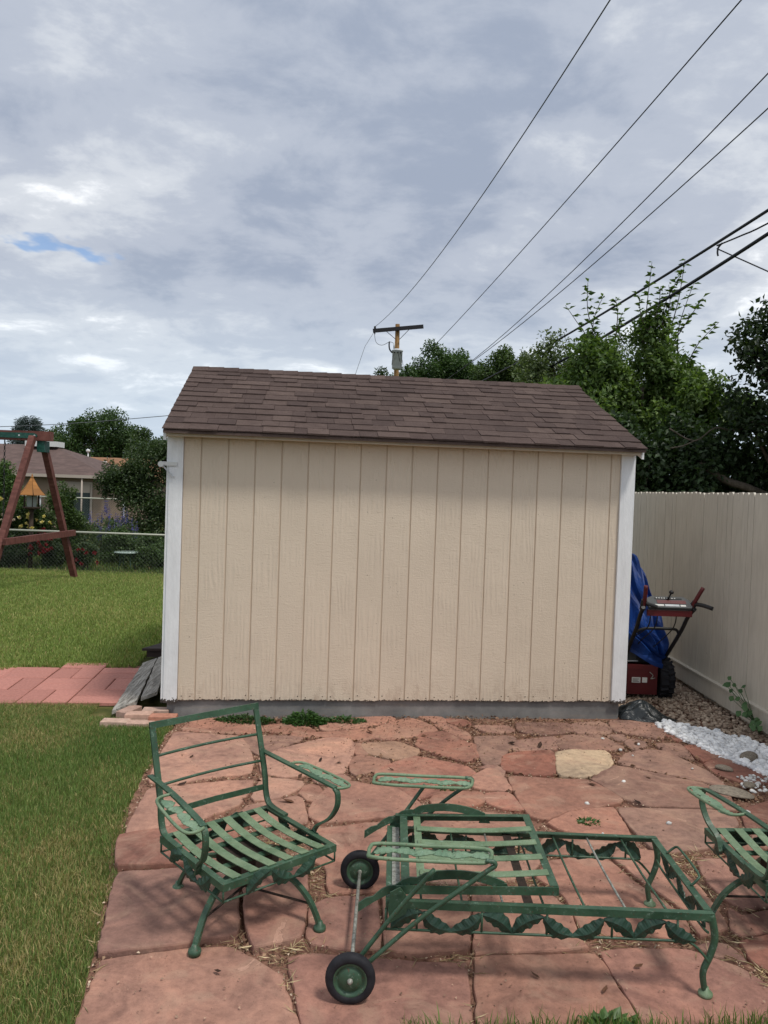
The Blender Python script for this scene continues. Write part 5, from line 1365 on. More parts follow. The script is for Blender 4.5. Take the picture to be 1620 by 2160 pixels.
swp(MB().strip([(-6.00, 12.22, .775), (-5.62, 14.05, .835)], .06, .105), 'cross_bar', 'redwood')
swp(MB().strip([(-9.3, 13.05, 2.45), (-9.2, 11.95, -.04)], .095, .10, (1, 0, 0)), 'leg', 'redwood')
swp(MB().strip([(-9.3, 13.30, 2.30), (-9.2, 14.28, -.04)], .095, .10, (1, 0, 0)), 'leg', 'redwood')
swing = thing('swing', 'chain hung swing under the swing set beam', 'swing', (-6.75, 13.19, .45))
def chain(x):
    mb = MB(); z = 2.44; i = 0
    while z > .46:
        r_ = [(x + (.014 * math.cos(a) if i % 2 else 0), 13.19 + (0 if i % 2 else .014 * math.cos(a)), z - .034 + .034 * math.sin(a)) for a in [2 * math.pi * k / 6 for k in range(6)]]
        mb.tube(r_, .0055, 4, True); z -= .052; i += 1
    return mb
for x in (-6.50, -7.0): link_mesh('chain', chain(x).mesh('chain', M['black'], (-6.75, 13.19, .45)), swing)
link_mesh('seat', MB().strip(smooth_path([(-7.0, 13.19, .46), (-6.9, 13.19, .42), (-6.6, 13.19, .42), (-6.5, 13.19, .46)], 4), .15, .012).mesh('seat', M['black'], (-6.75, 13.19, .45)), swing)

# ------------------------------------------------------------------ chain link fences
def chain_link(label, x0, x1, y, zb, zt, post_dx):
    t = thing('chain_link_fence', label, 'fence', ((x0 + x1) / 2, y, zb), 0)
    org = t.location.copy()
    link_mesh('top_rail', MB().tube([(x0, y, zt), (x1, y, zt)], .021, 8).mesh('top_rail', M['railmetal'], org), t)
    k = x0 + 1.7
    while k < x1:
        link_mesh('post', MB().tube([(k, y + .03, zb - .05), (k, y + .03, zt + .03)], .025, 8).mesh('post', M['galv'], org), t); k += post_dx
    h = zt - zb; seg = []
    V = []; F = []; b = 0; r_ = .0022
    for dr in (1, -1):
        s = x0 - h
        while s < x1:
            a, c = (s, zb + .02), (s + h * .95, zt)
            if dr < 0: a, c = (s + h * .95, zb + .02), (s, zt)
            if min(a[0], c[0]) >= x0 and max(a[0], c[0]) <= x1:
                V += [(a[0] - r_, y, a[1]), (a[0] + r_, y, a[1]), (a[0], y + .003, a[1]), (c[0] - r_, y, c[1]), (c[0] + r_, y, c[1]), (c[0], y + .003, c[1])]
                F += [(b, b + 1, b + 4, b + 3), (b + 1, b + 2, b + 5, b + 4), (b + 2, b, b + 3, b + 5)]; b += 6
            s += .075
    me = mesh_np('wire_mesh', np.array(V), np.array(F), M['linkwire']); me.transform(Matrix.Translation(-org))
    prop(link_mesh('wire_mesh', me, t), kind='stuff')
chain_link('low chain link fence with pale top rail at the end of the lawn', -10.5, -2.4, 15.05, -.03, .78, 4.6)
chain_link('farther chain link fence with pale rail before the neighbouring house', -15, -7.5, 24, -.45, 1.25, 2.6)

# ------------------------------------------------------------------ flower border
def bush(name, label, cat, base, ells, n, size, c0, c1, flowers=None, group=None, wid=.3, sub=12):
    t = thing(name, label, cat, base, 0, group)
    crown('foliage', ells, n, size, c0, c1, t, sub, wid, 'leaf', .1, (.3, .5), base)
    mb = MB()
    for (c, r) in ells:
        for k in range(4):
            q = Vector(c) + Vector((random.uniform(-.6, .6) * r[0], random.uniform(-.6, .6) * r[1], random.uniform(-.2, .7) * r[2]))
            mb.tube([Vector(base) + Vector((random.uniform(-.08, .08), random.uniform(-.08, .08), -.03)), Vector(base).lerp(q, .55) + Vector((0, 0, .04)), q], [.012, .009, .004], 5)
    mb.build('stem', M['bark'], t, world=True)
    if flowers:
        for pts, s, fc0, fc1 in flowers:
            for p in pts:
                k = 16
                d = unit(rng.normal(size=(k, 3)) + np.array([0, -.6, .5]))
                V, F, C = leaves(np.zeros((k, 3)), d, rng.uniform(.7, 1.2, k) * s, .42, leaf_cols(k, fc0, fc1, .15), .1)
                link_mesh('blossom', mesh_np('blossom', V, F, M['petal'], C), t, Vector(p) - Vector(base))
    return t
YL = ((.62, .50, .16), (.75, .68, .36)); RD = ((.14, .008, .018), (.30, .02, .035)); PK = ((.55, .42, .40), (.68, .60, .55))
def rp3(n, x0, x1, y, z0, z1): return [(rng.uniform(x0, x1), y + rng.uniform(-.15, .1), rng.uniform(z0, z1)) for _ in range(n)]
bush('rose_bush', 'yellow flowering rose bush behind the swing set leg', 'rose bush', (-7.45, 16.0, -.02), [((-7.45, 16.0, .72), (.62, .40, .60)), ((-7.1, 16.0, .95), (.35, .3, .3)), ((-7.95, 16.0, .95), (.45, .35, .45))], 15000, .055, (.020, .045, .012), (.075, .12, .03),
     [(rp3(9, -8.3, -7.7, 15.62, 1.25, 1.42), .06, *YL), (rp3(13, -7.4, -6.75, 15.65, .7, 1.15), .05, *YL), (rp3(6, -7.75, -7.3, 15.62, .8, 1.1), .045, *PK)])
bush('rose_bush', 'dark red flowering rose bush behind the chain link fence', 'rose bush', (-6.85, 15.8, -.02), [((-6.85, 15.8, .40), (.42, .30, .38))], 7000, .05, (.016, .035, .012), (.05, .08, .025),
     [(rp3(26, -7.1, -6.65, 15.52, .25, .62), .055, *RD), (rp3(4, -6.9, -6.7, 15.55, .70, .82), .05, *RD)])
bush('rose_bush', 'low crimson flowering bush right of the swing set leg', 'rose bush', (-6.05, 15.75, -.02), [((-6.05, 15.75, .25), (.34, .25, .25))], 5000, .045, (.02, .045, .014), (.065, .10, .035),
     [(rp3(9, -6.25, -5.75, 15.48, .1, .42), .05, *RD)])
bush('shrub', 'dense dark green shrub at the foot of the chain link fence', 'shrub', (-7.55, 15.5, -.02), [((-7.55, 15.6, .28), (.6, .25, .32))], 7000, .045, (.012, .028, .012), (.035, .06, .024))
bush('shrub', 'feathery mid green shrub left of the bird feeder', 'shrub', (-8.3, 17.0, -.02), [((-8.35, 17.0, 1.35), (.62, .5, .75)), ((-8.1, 17.0, .7), (.6, .5, .6))], 14000, .06, (.035, .08, .018), (.10, .17, .045))
bush('shrub', 'bright green shrub beside the orange roofed bird feeder', 'shrub', (-6.85, 16.6, -.02), [((-6.9, 16.6, 1.15), (.42, .35, .65)), ((-6.75, 16.6, .6), (.5, .35, .5))], 10000, .055, (.03, .065, .015), (.09, .14, .04))
for i, (x, y, zc, rx, rz) in enumerate([(-5.25, 17.2, .30, .5, .38), (-4.75, 16.2, .25, .42, .35), (-5.75, 16.9, .35, .4, .40)]):
    bush('shrub', ['wispy green shrub behind the glass topped table', 'green shrub against the shed end of the chain link fence', 'green shrub between the crimson bush and the small table'][i], 'shrub', (x, y, -.03), [((x, y, zc), (rx, .35, rz))], 5500, .05, (.03, .07, .02), (.10, .15, .055))
# blue delphiniums
def delph(x, y, h):
    t = thing('delphinium', 'tall blue delphinium spikes in front of the neighbouring house', 'flower', (x, y, -.03), 0, 'delphiniums behind the chain link fence')
    n = 700
    P = np.stack([rng.normal(0, .11, n), rng.normal(0, .09, n), rng.random(n) ** .9 * h * .72], 1); D = unit(rng.normal(size=(n, 3)) + np.array([0, 0, .6]))
    V, F, C = leaves(P, D, rng.uniform(.05, .10, n), .16, leaf_cols(n, (.055, .10, .045), (.14, .20, .09)), .1)
    link_mesh('foliage', mesh_np('foliage', V, F, M['leaf'], C), t)
    for k in range(4):
        px, py, hh = rng.normal(0, .10), rng.normal(0, .07), h * rng.uniform(.75, 1.08)
        link_mesh('stem', MB().tube([(px * .4, py * .4, 0), (px, py, hh)], [.006, .003], 4).mesh('stem', M['bark']), t)
        m_ = 60; zz_ = rng.random(m_); P = np.stack([px + rng.normal(0, .016, m_), py + rng.normal(0, .016, m_), hh - .30 * zz_], 1); D = unit(rng.normal(size=(m_, 3)))
        V, F, C = leaves(P, D, rng.uniform(.02, .035, m_) * (.6 + .6 * zz_), .4, leaf_cols(m_, (.05, .05, .25), (.15, .15, .42)), .1)
        prop(link_mesh('flower_spike', mesh_np('flower_spike', V, F, M['petal'], C), t), kind='stuff')
for x, y, h in [(-6.75, 18.0, 1.12), (-6.5, 18.2, 1.3), (-6.25, 17.9, 1.25), (-6.0, 18.1, 1.15), (-5.8, 17.8, .95), (-7.05, 18.1, 1.15), (-6.4, 17.6, 1.0), (-6.1, 17.5, .9)]: delph(x, y, h)
# bird feeder
bf = thing('bird_feeder', 'lantern shaped bird feeder with orange wooden roof on a post', 'bird feeder', (-7.12, 15.6, -.02))
def bfp(mb, name, m_, parent=None): return link_mesh(name, mb.mesh(name, M[m_], (-7.12, 15.6, -.02)), parent or bf)
T0 = Matrix.Translation((-7.12, 15.6, 0))
bfp(MB().tube([(-7.12, 15.6, -.05), (-7.12, 15.6, 1.16)], .045, 8), 'post', 'feederwood')
bfp(MB().lathe([(.05, 1.16), (.185, 1.20), (.185, 1.225), (.02, 1.226)], 6, T0, False), 'tray', 'feederwood')
bfp(MB().lathe([(.10, 1.227), (.11, 1.46), (.02, 1.462)], 6, T0, False), 'seed_chamber', 'glass')
for k in range(6):
    a = math.pi / 3 * k; bfp(MB().tube([(-7.12 + .15 * math.cos(a), 15.6 + .15 * math.sin(a), 1.22), (-7.12 + .15 * math.cos(a), 15.6 + .15 * math.sin(a), 1.49)], .010, 5), 'corner_post', 'feederwood')
prof = [(.265, 1.475), (.205, 1.535), (.15, 1.60), (.105, 1.67), (.06, 1.745), (.03, 1.80)]
rf = bfp(MB().lathe([(.25, 1.468), (.24, 1.476), (.02, 1.78)], 6, T0, False), 'roof', 'feederwood')
for i in range(5):
    for k in range(6):
        a0 = math.pi / 3 * k; a1 = a0 + math.pi / 3
        r0, z0 = prof[i]; r1, z1 = prof[i + 1]; ro = r0 + .012; m_ = MB()
        def q(r, a, z): return Vector((-7.12 + r * math.cos(a), 15.6 + r * math.sin(a), z))
        m_.add([q(ro, a0 + .03, z0 - .004), q(ro, a1 - .03, z0 - .004), q(r1 + .004, a1 - .03, z1 + .004), q(r1 + .004, a0 + .03, z1 + .004), q(ro, a0 + .03, z0 - .016), q(ro, a1 - .03, z0 - .016)], [(0, 1, 2, 3), (4, 5, 1, 0)])
        bfp(m_, 'roof_shingle', 'feederroof', rf)
bfp(MB().lathe([(.035, 1.80), (.03, 1.83), (.012, 1.85), (.018, 1.87), (.001, 1.89)], 8, T0), 'finial', 'feederroof')
# glass top table
tb = thing('side_table', 'low green iron table with pale round glass top beyond the chain link fence', 'table', (-5.33, 16.1, -.02))
link_mesh('table_top', MB().lathe([(.25, .335), (.262, .342), (.262, .352), (.25, .358), (.001, .352)], 28).mesh('table_top', M['frosted']), tb)
link_mesh('rim', MB().lathe([(.17, .30), (.19, .30), (.19, .334), (.17, .334)], 20).mesh('rim', M['green']), tb)
for k in range(4):
    a = math.pi / 4 + math.pi / 2 * k
    link_mesh('leg', MB().tube(smooth_path([(.17 * math.cos(a), .17 * math.sin(a), .32), (.15 * math.cos(a), .15 * math.sin(a), .18), (.18 * math.cos(a), .18 * math.sin(a), 0)], 4), .014, 6).mesh('leg', M['green']), tb)

# ------------------------------------------------------------------ neighbouring houses
def tz(y): return float(terrain(y))
h1 = thing('neighbour_house', 'low taupe sided house with mauve brown hip roof beyond the garden', 'house', (-19, 40, tz(40)))
def hp(mb, name, m_, parent=None, t=None): return link_mesh(name, mb.mesh(name, M[m_], (t or h1).location), parent or t or h1)
hx0, hx1, hy0, hy1, he = -27.0, -13.3, 36.4, 43.6, 2.02
for k in range(20):
    z0 = -.75 + k * .135
    hp(MB().prism([(hy0 - .012, z0), (hy0 + .05, z0), (hy0 + .05, z0 + .134), (hy0, z0 + .134)], hx0, hx1, 'x'), 'siding_board', 'houseside')
hp(MB().b2((hx0 + .02, hy0 + .06, -.8), (hx1 - .01, hy1, 1.98)), 'wall', 'houseside')
rp_ = [(hx0 - .5, hy0 - .5, he), (hx1 + .45, hy0 - .5, he), (hx1 + .45, hy1 + .5, he), (hx0 - .5, hy1 + .5, he), (hx0 + 3.6, 40, 3.55), (hx1 - 3.9, 40, 3.55)]
rp2 = [(x, y, z - .14) for x, y, z in rp_[:4]]
hr = hp(MB().add(rp_ + rp2, [(0, 1, 5, 4), (1, 2, 5), (2, 3, 4, 5), (3, 0, 4), (9, 8, 7, 6), (0, 6, 7, 1), (1, 7, 8, 2), (2, 8, 9, 3), (3, 9, 6, 0)]), 'roof', 'roofbrown')
hp(MB().b2((hx0 - .55, hy0 - .62, he - .12), (hx1 + .5, hy0 - .51, he + .02)), 'gutter', 'gutter')
hp(MB().b2((-18.3, 39.2, 3.45), (-16.7, 40.2, 3.72)), 'roof_cooler', 'metalwhite', hr)
wn_ = hp(MB().b2((-15.45, hy0 - .05, -.2), (-13.75, hy0 - .016, 1.72)), 'window', 'gutter')
hp(MB().b2((-15.35, hy0 - .075, -.1), (-13.85, hy0 - .052, 1.62)), 'pane', 'pane', wn_)
hp(MB().b2((-15.35, hy0 - .09, 1.22), (-13.85, hy0 - .077, 1.62)), 'blind', 'gutter', wn_)
wn_ = hp(MB().b2((-23.0, hy0 - .05, .2), (-21.0, hy0 - .016, 1.5)), 'window', 'gutter')
hp(MB().b2((-22.9, hy0 - .075, .3), (-21.1, hy0 - .052, 1.4)), 'pane', 'pane', wn_)
hp(MB().tube([(-14.05, hy0 - .55, -.75), (-14.05, hy0 - .55, he - .13)], .04, 6), 'downspout', 'gutter')
h2 = thing('neighbour_house', 'farther house with orange brown gable roof behind the taupe one', 'house', (-18.5, 54, tz(54)))
x0, x1, y0, y1 = -30, -14.5, 50, 58
hp(MB().b2((x0, y0, -.8), (x1, y1, 1.9)), 'wall', 'houseside', None, h2)
r2 = hp(MB().add([(x0 - .4, y0 - .4, 1.85), (x1 + .4, y0 - .4, 1.85), (x1 + .4, 54, 3.45), (x0 - .4, 54, 3.45), (x1 + .4, y1 + .4, 1.85), (x0 - .4, y1 + .4, 1.85)], [(0, 1, 2, 3), (3, 2, 4, 5), (1, 4, 2), (0, 3, 5)]), 'roof', 'rooforange', None, h2)
wn_ = hp(MB().b2((-20, y0 - .06, 0), (-18, y0 - .01, 1.4)), 'window', 'gutter', None, h2)
hp(MB().b2((-19.9, y0 - .09, .1), (-18.1, y0 - .062, 1.3)), 'pane', 'pane', wn_, h2)
hp(MB().tube([(-20.2, 52.5, 2.5), (-20.2, 52.5, 3.75)], .05, 6).lathe([(.001, -.12), (.12, -.08), (.15, 0), (.12, .08), (.001, .12)], 10, Matrix.Translation((-20.2, 52.5, 3.82))), 'roof_vent', 'metalwhite', r2, h2)
hp(MB().tube([(-18.7, 51.3, 2.1), (-18.7, 51.3, 2.95)], .14, 8).tube([(-18.7, 51.3, 2.955), (-18.7, 51.3, 3.12)], .22, 8), 'flue', 'metalwhite', r2, h2)

# ------------------------------------------------------------------ utility pole and wires
up_t = thing('utility_pole', 'wooden utility pole with dark crossarm and grey transformer behind the shed roof', 'utility pole', (.35, 36, tz(36)))
def upp(mb, name, m_, parent=None): return link_mesh(name, mb.mesh(name, M[m_], up_t.location), parent or up_t)
upp(MB().tube([(.42, 36, -.9), (.33, 36, 9.52)], [.17, .105], 12), 'pole', 'polewood')
ca = upp(MB().strip([(-.80, 35.85, 9.15), (1.52, 35.85, 9.43)], .10, .17), 'crossarm', 'darkwood')
upp(MB().strip([(-.25, 35.83, 9.20), (.26, 35.83, 8.80)], .02, .05, (0, 1, 0)), 'brace', 'darkwood', ca)
upp(MB().strip([(.88, 35.83, 9.28), (.44, 35.83, 8.80)], .02, .05, (0, 1, 0)), 'brace', 'darkwood', ca)
upp(MB().tube([(-.71, 35.85, 9.20), (-.71, 35.85, 9.36)], .05, 8).tube([(-.71, 35.85, 9.0), (-.71, 35.85, 9.07)], .03, 8), 'insulator', 'black', ca)
tr = upp(MB().lathe([(.16, 7.36), (.225, 7.40), (.235, 8.18), (.26, 8.19), (.26, 8.23), (.15, 8.30)], 20, Matrix.Translation((.36, 35.55, 0))), 'transformer', 'galv')
upp(MB().tube([(.20, 35.5, 8.30), (.20, 35.5, 8.55)], .035, 8), 'bushing', 'galv', tr)
upp(MB().tube(smooth_path([(.12, 35.45, 8.10), (-.0, 35.4, 8.25), (-.03, 35.4, 8.45), (-.02, 35.4, 8.6)], 3), .035, 6), 'fuse_cutout', 'darkwood', tr)
for x in (.22, .38, .50): upp(MB().tube([(x, 35.28, 8.08), (x, 35.26, 8.12)], .035, 6).tube(smooth_path([(x, 35.26, 8.08), (x + (.08 if x > .3 else -.08), 35.3, 7.8), (x + (.14 if x > .3 else -.10), 35.5, 7.55)], 3), .010, 5), 'lead', 'darkwood', tr)
def wire(label, pts3, r_, m_='wire', group='overhead lines along the alley', x0=None, y_end=-8.0, sl=-.15):
    """pts3: three (Y, z) pairs; X from x at Y=36 with the line's bearing"""
    (a, za), (b, zb_), (c, zc) = pts3
    A_ = np.array([[a * a, a, 1], [b * b, b, 1], [c * c, c, 1]]); k = np.linalg.solve(A_, np.array([za, zb_, zc]))
    ys = np.concatenate([np.linspace(y_end, 14, 26), np.linspace(15, 36, 16)])
    pts = [(x0 + sl * (y - 36), y, k[0] * y * y + k[1] * y + k[2]) for y in ys]
    o = MB().tube(pts, r_, 6).build('overhead_wire', M[m_], org=pts[-1])
    prop(o, label, 'wire', group)
wire('thin wire running from the insulator on the crossarm', ((36, 9.36), (22, 8.62), (11.38, 9.0)), .011, 'wirethin', x0=-.73, sl=-.152)
wire('single black wire rising from behind the broad tree beside the pole', ((36, 6.75), (25.9, 7.09), (9.85, 8.09)), .010, x0=.33)
wire('upper black wire of the close pair left of the thick cables', ((36, 5.7), (21.5, 5.66), (9.25, 6.86)), .009, x0=.33)
wire('lower black wire of the close pair left of the thick cables', ((36, 5.75), (21.27, 5.62), (9.21, 6.44)), .009, x0=.33)
wire('thick bundled cable crossing the water shoots of the fruit tree', ((36, 5.4), (17.4, 4.91), (9.13, 5.22)), .020, x0=.33)
wire('lowest and thickest black cable over the fence trees', ((36, 5.1), (12.8, 4.64), (9.11, 4.94)), .024, x0=.33)
o = MB().tube(smooth_path([(4.21, 10.15, 5.13), (4.30, 9.65, 5.10), (4.40, 9.13, 5.09), (4.8, 7.0, 5.15), (5.6, 2, 5.5)], 4), .011, 5).build('overhead_wire', M['wire'], org=(4.21, 10.15, 5.13))
prop(o, 'thin cable splitting off above the thick bundle', 'wire', 'overhead lines along the alley')
o = MB().tube(smooth_path([(4.21, 10.15, 5.09), (6.0, 7.96, 3.3)], 4), .009, 5).build('overhead_wire', M['wire'], org=(4.21, 10.15, 5.09))
prop(o, 'thin service drop sloping down from the thick bundle', 'wire', 'overhead lines along the alley')
o = MB().tube(smooth_path([(4.26, 10.1, 5.15), (4.22, 10.12, 5.10), (4.20, 10.1, 5.03), (4.21, 10.1, 4.98)], 4), .012, 6).build('cable_clamp', M['wire'], org=(4.26, 10.1, 5.15))
prop(o, 'dangling black clamp on the thick bundled cable', 'clamp')
o = MB().tube(smooth_path([(-.73, 35.85, 9.05), (-.63, 35.8, 8.62), (-.35, 35.7, 8.48), (.0, 35.6, 8.62), (.20, 35.5, 8.53)], 5), .012, 5).build('jumper_wire', M['wirethin'], org=(.2, 35.5, 8.53))
prop(o, 'looping jumper wire from the crossarm end to the transformer', 'wire')
o = MB().tube([(-.76, 35.9, 9.08), (-1.05, 33, 7.9), (-1.35, 30.5, 6.2), (-1.6, 28, 4.2)], .010, 5).build('guy_wire', M['wirethin'], org=(-.76, 35.9, 9.08))
prop(o, 'thin guy wire slanting down from the crossarm end behind the roof', 'wire')
o = MB().tube(smooth_path([(-32, 40, 4.0), (-20, 40, 4.42), (-11.4, 40, 5.28), (-2, 40, 6.6), (.35, 36.2, 7.0)], 6), .018, 5).build('overhead_wire', M['wirethin'], org=(.35, 36.2, 7.0))
prop(o, 'low wire crossing over the far green trees behind the houses', 'wire')

# ------------------------------------------------------------------ trees
DK0, DK1 = (.016, .036, .010), (.050, .085, .024)
tree('deciduous_tree', 'broad dark green tree right behind the utility pole', 'tree', (3.1, 45, tz(45)), [((3.1, 45, 9.2), (1.9, 1.8, 1.75)), ((1.9, 44.6, 8.2), (1.4, 1.4, 1.5)), ((4.5, 45, 8.5), (1.5, 1.4, 1.6)), ((3.2, 45, 6.6), (2.8, 2, 2.2))], 30000, .17, (.026, .060, .017), (.08, .14, .042), .22, 16)
tree('deciduous_tree', 'rounded yellow green tree between the pole and the fruit tree', 'tree', (5.9, 40, tz(40)), [((5.75, 40, 8.2), (1.15, 1.1, 1.15)), ((6.8, 40, 7.8), (.9, 1, 1.1)), ((4.9, 40, 7.6), (.8, 1, .9)), ((7.8, 40, 7.9), (1.1, 1, 1.2)), ((8.6, 40, 6.5), (1.5, 1.2, 1.5)), ((5.6, 40, 6.3), (1.9, 1.4, 1.6))], 26000, .16, (.035, .07, .018), (.10, .15, .05), .18, 14)
tree('deciduous_tree', 'small tree top peeking over the ridge left of the pole', 'tree', (-.4, 52, tz(52)), [((-.3, 52, 9.1), (1.1, 1, 1.0)), ((.7, 52, 8.8), (.9, .9, 1.2)), ((-.2, 52, 7), (1.6, 1.3, 1.6))], 9000, .18, (.02, .048, .014), (.07, .11, .035), .2, 12)
tree('deciduous_tree', 'pale grey green bushy tree behind the right roof slope', 'tree', (3.7, 16, tz(16)), [((3.45, 16, 4.3), (.75, .8, .85)), ((4.4, 16.2, 4.5), (.9, .8, .9)), ((3.0, 15.9, 4.0), (.6, .7, .8)), ((3.3, 15.8, 3.2), (1.0, .9, 1.0)), ((4.6, 16, 3.0), (1.2, .9, 1.1)), ((5.6, 16.5, 3.9), (1.0, .9, 1.2))], 34000, .075, (.06, .095, .036), (.15, .195, .08), .10, 18)
# fruit tree with upright shoots
def shoots(specs, size, c0, c1):
    Vs = []; mb = MB()
    for (bx, by, bz), (tx, ty, tz_), n in specs:
        a = np.array([bx, by, bz]); b = np.array([tx, ty, tz_]); mid = (a + b) / 2 + rng.normal(size=3) * .05
        path = smooth_path([tuple(a), tuple(mid), tuple(b)], 5)
        mb.tube(path, [.010 - .007 * i / (len(path) - 1) for i in range(len(path))], 5)
        u = np.linspace(.12, 1, n); P = np.array([[*path[min(len(path) - 1, int(v * (len(path) - 1)))]] for v in u]) + rng.normal(size=(n, 3)) * .008
        ang = rng.uniform(0, 6.28, n); D = unit(np.stack([np.cos(ang), np.sin(ang) * .8, rng.uniform(-.15, .65, n)], 1))
        Vs.append(leaves(P, D, rng.uniform(.8, 1.3, n) * size, .27, leaf_cols(n, c0, c1), .16, unit(rng.normal(size=(n, 3)) * .3 + np.array([0, 0, 1.]))))
    return merge(Vs), mb
ft = (3.75, 11.6, -.02)
SP = [((3.15, 11.5, 4.0), (2.89, 11.5, 4.97), 34), ((3.2, 11.5, 3.9), (2.55, 11.4, 4.60), 30), ((3.75, 11.5, 4.2), (3.79, 11.4, 5.27), 36), ((4.1, 11.5, 4.2), (4.31, 11.5, 5.36), 44), ((4.2, 11.6, 4.1), (4.60, 11.5, 4.80), 34), ((3.5, 11.6, 4.1), (3.42, 11.5, 4.55), 22), ((3.9, 11.5, 4.2), (4.05, 11.4, 4.95), 40), ((3.0, 11.5, 4.1), (3.10, 11.4, 4.75), 30), ((4.3, 11.6, 4.0), (4.45, 11.5, 5.0), 38), ((3.8, 11.4, 4.2), (3.62, 11.4, 4.80), 30), ((4.4, 11.5, 3.8), (4.85, 11.5, 4.45), 28), ((3.3, 11.4, 4.1), (3.28, 11.4, 4.72), 30), ((4.0, 11.4, 4.2), (4.2, 11.3, 5.1), 40), ((3.7, 11.4, 4.1), (3.9, 11.3, 4.9), 40)]
ex, smb = shoots(SP, .10, (.05, .10, .025), (.13, .20, .06))
t_ = tree('fruit_tree', 'bright green fruit tree with upright leafy shoots reaching past the cables', 'tree', ft,
     [((3.12, 11.5, 3.72), (.50, .6, .62)), ((3.90, 11.5, 4.05), (.33, .5, .55)), ((4.30, 11.6, 3.55), (.55, .6, .55)), ((2.9, 11.5, 3.1), (.75, .7, .65)), ((3.7, 11.4, 3.2), (.9, .7, .75)), ((4.6, 11.4, 3.1), (.7, .7, .7))], 28000, .085, (.06, .115, .028), (.16, .235, .07), .12, 15, extra=ex)
smb.build('shoot', M['bark'], t_, world=True)
# understorey behind the fence; its shade is partly in the dark leaf colour
for i, (x, y, z, r3, n) in enumerate([(3.15, 10.6, 2.15, (.75, .7, .85), 11000), (4.0, 10.4, 2.2, (.85, .7, .95), 12000), (4.9, 10.2, 2.3, (.9, .7, 1.0), 12000), (5.8, 9.8, 2.4, (.9, .8, 1.1), 9000), (3.6, 12.4, 1.6, (1.3, .6, 1.3), 9000), (5.4, 12.2, 1.8, (1.5, .6, 1.5), 9000)]):
    tree('dark_shrub', ['dark large leaved shrub just past the shed eave behind the fence', 'dark shrub behind the fence with a bare grey branch', 'dark dense shrub behind the right end of the fence', 'dark shrub at the alley side beneath the dark tree', 'deep green thicket behind the dark shrubs past the shed', 'deep green thicket behind the dark shrubs farther along the alley'][i], 'shrub',
         (x, y, -.02), [((x, y, z), r3), ((x + .1, y, z * .45), (r3[0] * .9, r3[1] * .9, z * .5))], n, .085, (.020, .040, .017), (.058, .096, .040), .06, 16, limbs=7, wid=.32)
o = MB().tube(smooth_path([(3.55, 9.75, 2.70), (3.85, 9.7, 2.55), (4.1, 9.7, 2.72), (4.35, 9.75, 2.70), (4.6, 9.7, 2.78)], 4), .010, 6).tube(smooth_path([(3.85, 9.7, 2.55), (3.70, 9.68, 2.48), (3.55, 9.7, 2.45)], 3), .008, 5).build('bare_branch', M['bark'], org=(3.85, 9.7, 2.55))
prop(o, 'bare forked grey branch sticking out of the dark shrub', 'branch')
# dark tree at the alley with bare inner twigs
t_ = tree('dark_tree', 'very dark dense tree leaning over the fence beside the alley', 'tree', (5.6, 9.6, -.02),
     [((4.62, 9.4, 3.80), (.50, .6, .58)), ((5.3, 9.3, 4.1), (.7, .8, .7)), ((6.2, 9.2, 4.2), (1.2, 1.2, 1.1)), ((4.75, 9.5, 3.1), (.62, .6, .65)), ((4.95, 9.4, 3.5), (.55, .5, .55)), ((5.3, 9.3, 3.55), (.75, .6, .7)), ((5.6, 9.3, 3.0), (.9, .8, .9)), ((6.8, 8.6, 3.2), (1.2, 1.2, 1.2)), ((7.0, 7.4, 3.9), (1.3, 1.2, 1.3))], 42000, .075, (.013, .028, .011), (.040, .064, .026), .16, 16, limbs=26, wid=.33)
mb = MB()
for k in range(46):
    a = Vector((rng.uniform(4.7, 5.7), rng.uniform(8.9, 9.6), rng.uniform(2.4, 3.9))); d = Vector((rng.normal(), rng.normal() * .4, rng.normal() * .6)) * .35
    mb.tube(smooth_path([a, a + d * .5 + Vector((0, 0, rng.normal() * .06)), a + d], 3), [.006, .006, .005, .005, .004, .003, .002], 4)
mb.build('twig', M['bark'], t_, world=True)
o = MB().tube(smooth_path([(4.05, 10.0, 2.30), (4.35, 9.9, 2.08), (4.7, 9.8, 1.95), (5.3, 9.7, 1.6), (5.9, 9.6, .6)], 4), .05, 8).build('leaning_trunk', M['bark'], org=(5.9, 9.6, .6))
prop(o, 'grey leaning trunk showing in the dark just above the fence top', 'trunk')
# left background trees
tree('deciduous_tree', 'large dark green tree behind the neighbouring houses', 'tree', (-19.2, 62, tz(50)), [((-22.5, 62, 5.6), (2.6, 2.4, 2.0)), ((-25.2, 62, 4.6), (1.9, 2, 2.0)), ((-23.8, 62, 5.9), (1.6, 1.6, 1.5)), ((-21, 62, 4.6), (2.0, 2, 2.0)), ((-24, 61.5, 3.4), (3.4, 2, 2.0))], 26000, .20, (.022, .055, .016), (.075, .13, .04), .3, 18)
tree('deciduous_tree', 'mid green tree filling in right of the large dark one', 'tree', (-16.5, 60, tz(50)), [((-18.6, 60, 4.4), (1.8, 1.8, 1.5)), ((-16.0, 60, 3.8), (2.2, 1.8, 1.9)), ((-13.0, 60, 3.5), (2.2, 1.8, 1.8)), ((-10, 60, 3.4), (2.4, 1.8, 1.8))], 18000, .20, (.022, .05, .015), (.07, .115, .035), .3, 16)
tree('deciduous_tree', 'pale green tree between the spruce and the large dark tree', 'tree', (-27.6, 66, tz(60)), [((-28.2, 66, 4.4), (1.6, 1.6, 1.8)), ((-30.5, 66, 3.4), (2.5, 1.6, 1.8))], 8000, .2, (.04, .075, .025), (.10, .15, .05), .3, 12)
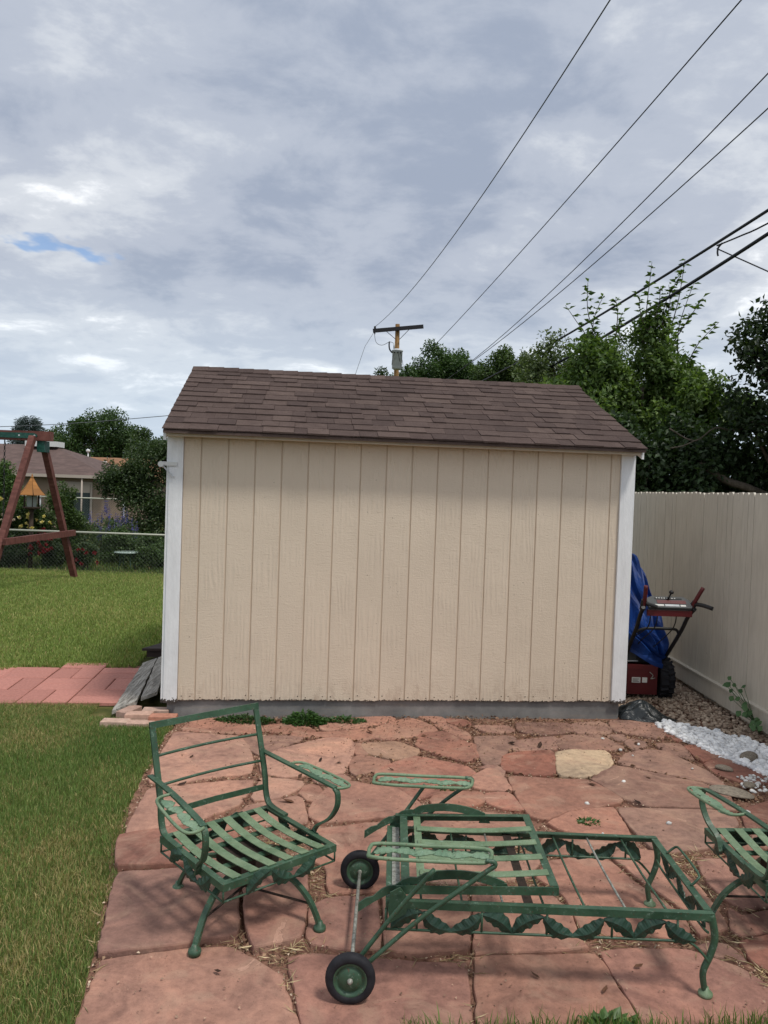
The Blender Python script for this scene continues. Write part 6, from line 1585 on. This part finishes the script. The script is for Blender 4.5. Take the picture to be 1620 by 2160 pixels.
tree('ornamental_tree', 'dark green rounded tree standing left of the shed corner', 'tree', (-5.9, 19.2, tz(19.2)), [((-5.9, 19.2, 2.35), (.95, .85, .78)), ((-6.35, 19.1, 1.7), (.70, .7, .62)), ((-5.4, 19, 1.75), (.8, .7, .7)), ((-5.2, 19.2, 2.5), (.6, .6, .55)), ((-5.75, 18.8, 1.35), (.8, .5, .55)), ((-5.5, 18.7, .7), (.85, .5, .7)), ((-4.7, 18.7, 1.0), (.8, .5, .9)), ((-6.7, 19.1, 1.85), (.45, .5, .45))], 34000, .066, (.022, .046, .016), (.075, .115, .042), .09, 18)
# blue spruce
sp = thing('blue_spruce', 'blue grey spruce rising behind the swing set beam', 'tree', (-29.6, 64, tz(60)))
Vs = []
for k in range(46):
    z = 1.0 + 5.9 * (k / 46) ** .95; rr = 2.25 * (1 - (z - 1.0) / 7.6) ** .8
    m_ = int(520 * rr / 2)
    a = rng.uniform(0, 6.28, m_); q = rng.random(m_) ** .5 * rr * (1 + .25 * np.sin(a * 5 + k * 1.7))
    P = np.stack([q * np.cos(a), q * np.sin(a), z - q * .22 + rng.normal(0, .10, m_) - tz(60)], 1)
    D = unit(np.stack([np.cos(a), np.sin(a), rng.uniform(-.3, .5, m_)], 1) + rng.normal(size=(m_, 3)) * .3)
    Vs.append(leaves(P, D, rng.uniform(.2, .34, m_), .12, leaf_cols(m_, (.045, .07, .068), (.12, .16, .155)), .1))
V, F, C = merge(Vs); link_mesh('crown', mesh_np('crown', V, F, M['needle'], C), sp)
link_mesh('trunk', MB().tube([(0, 0, -.1), (0, 0, 7.2)], [.25, .03], 8).mesh('trunk', M['bark']), sp)
# distant tree belt
V, F, C = [], [], []
P_, d_, _ = crown_points([((x, 85 + 6 * math.sin(x), 2.6 + 1.2 * math.sin(x * .37)), (7, 3, 3.2)) for x in np.arange(-70, 75, 6.)], 26000, 8)
D_ = unit(d_ + rng.normal(size=d_.shape))
V, F, C = leaves(P_, D_, rng.uniform(.3, .6, len(P_)), .34, leaf_cols(len(P_), (.025, .05, .018), (.075, .12, .04)), .15)
prop(link_mesh('distant_trees', mesh_np('distant_trees', V, F, M['leaf'], C)), 'far belt of green trees along the horizon', 'trees', kind='stuff')
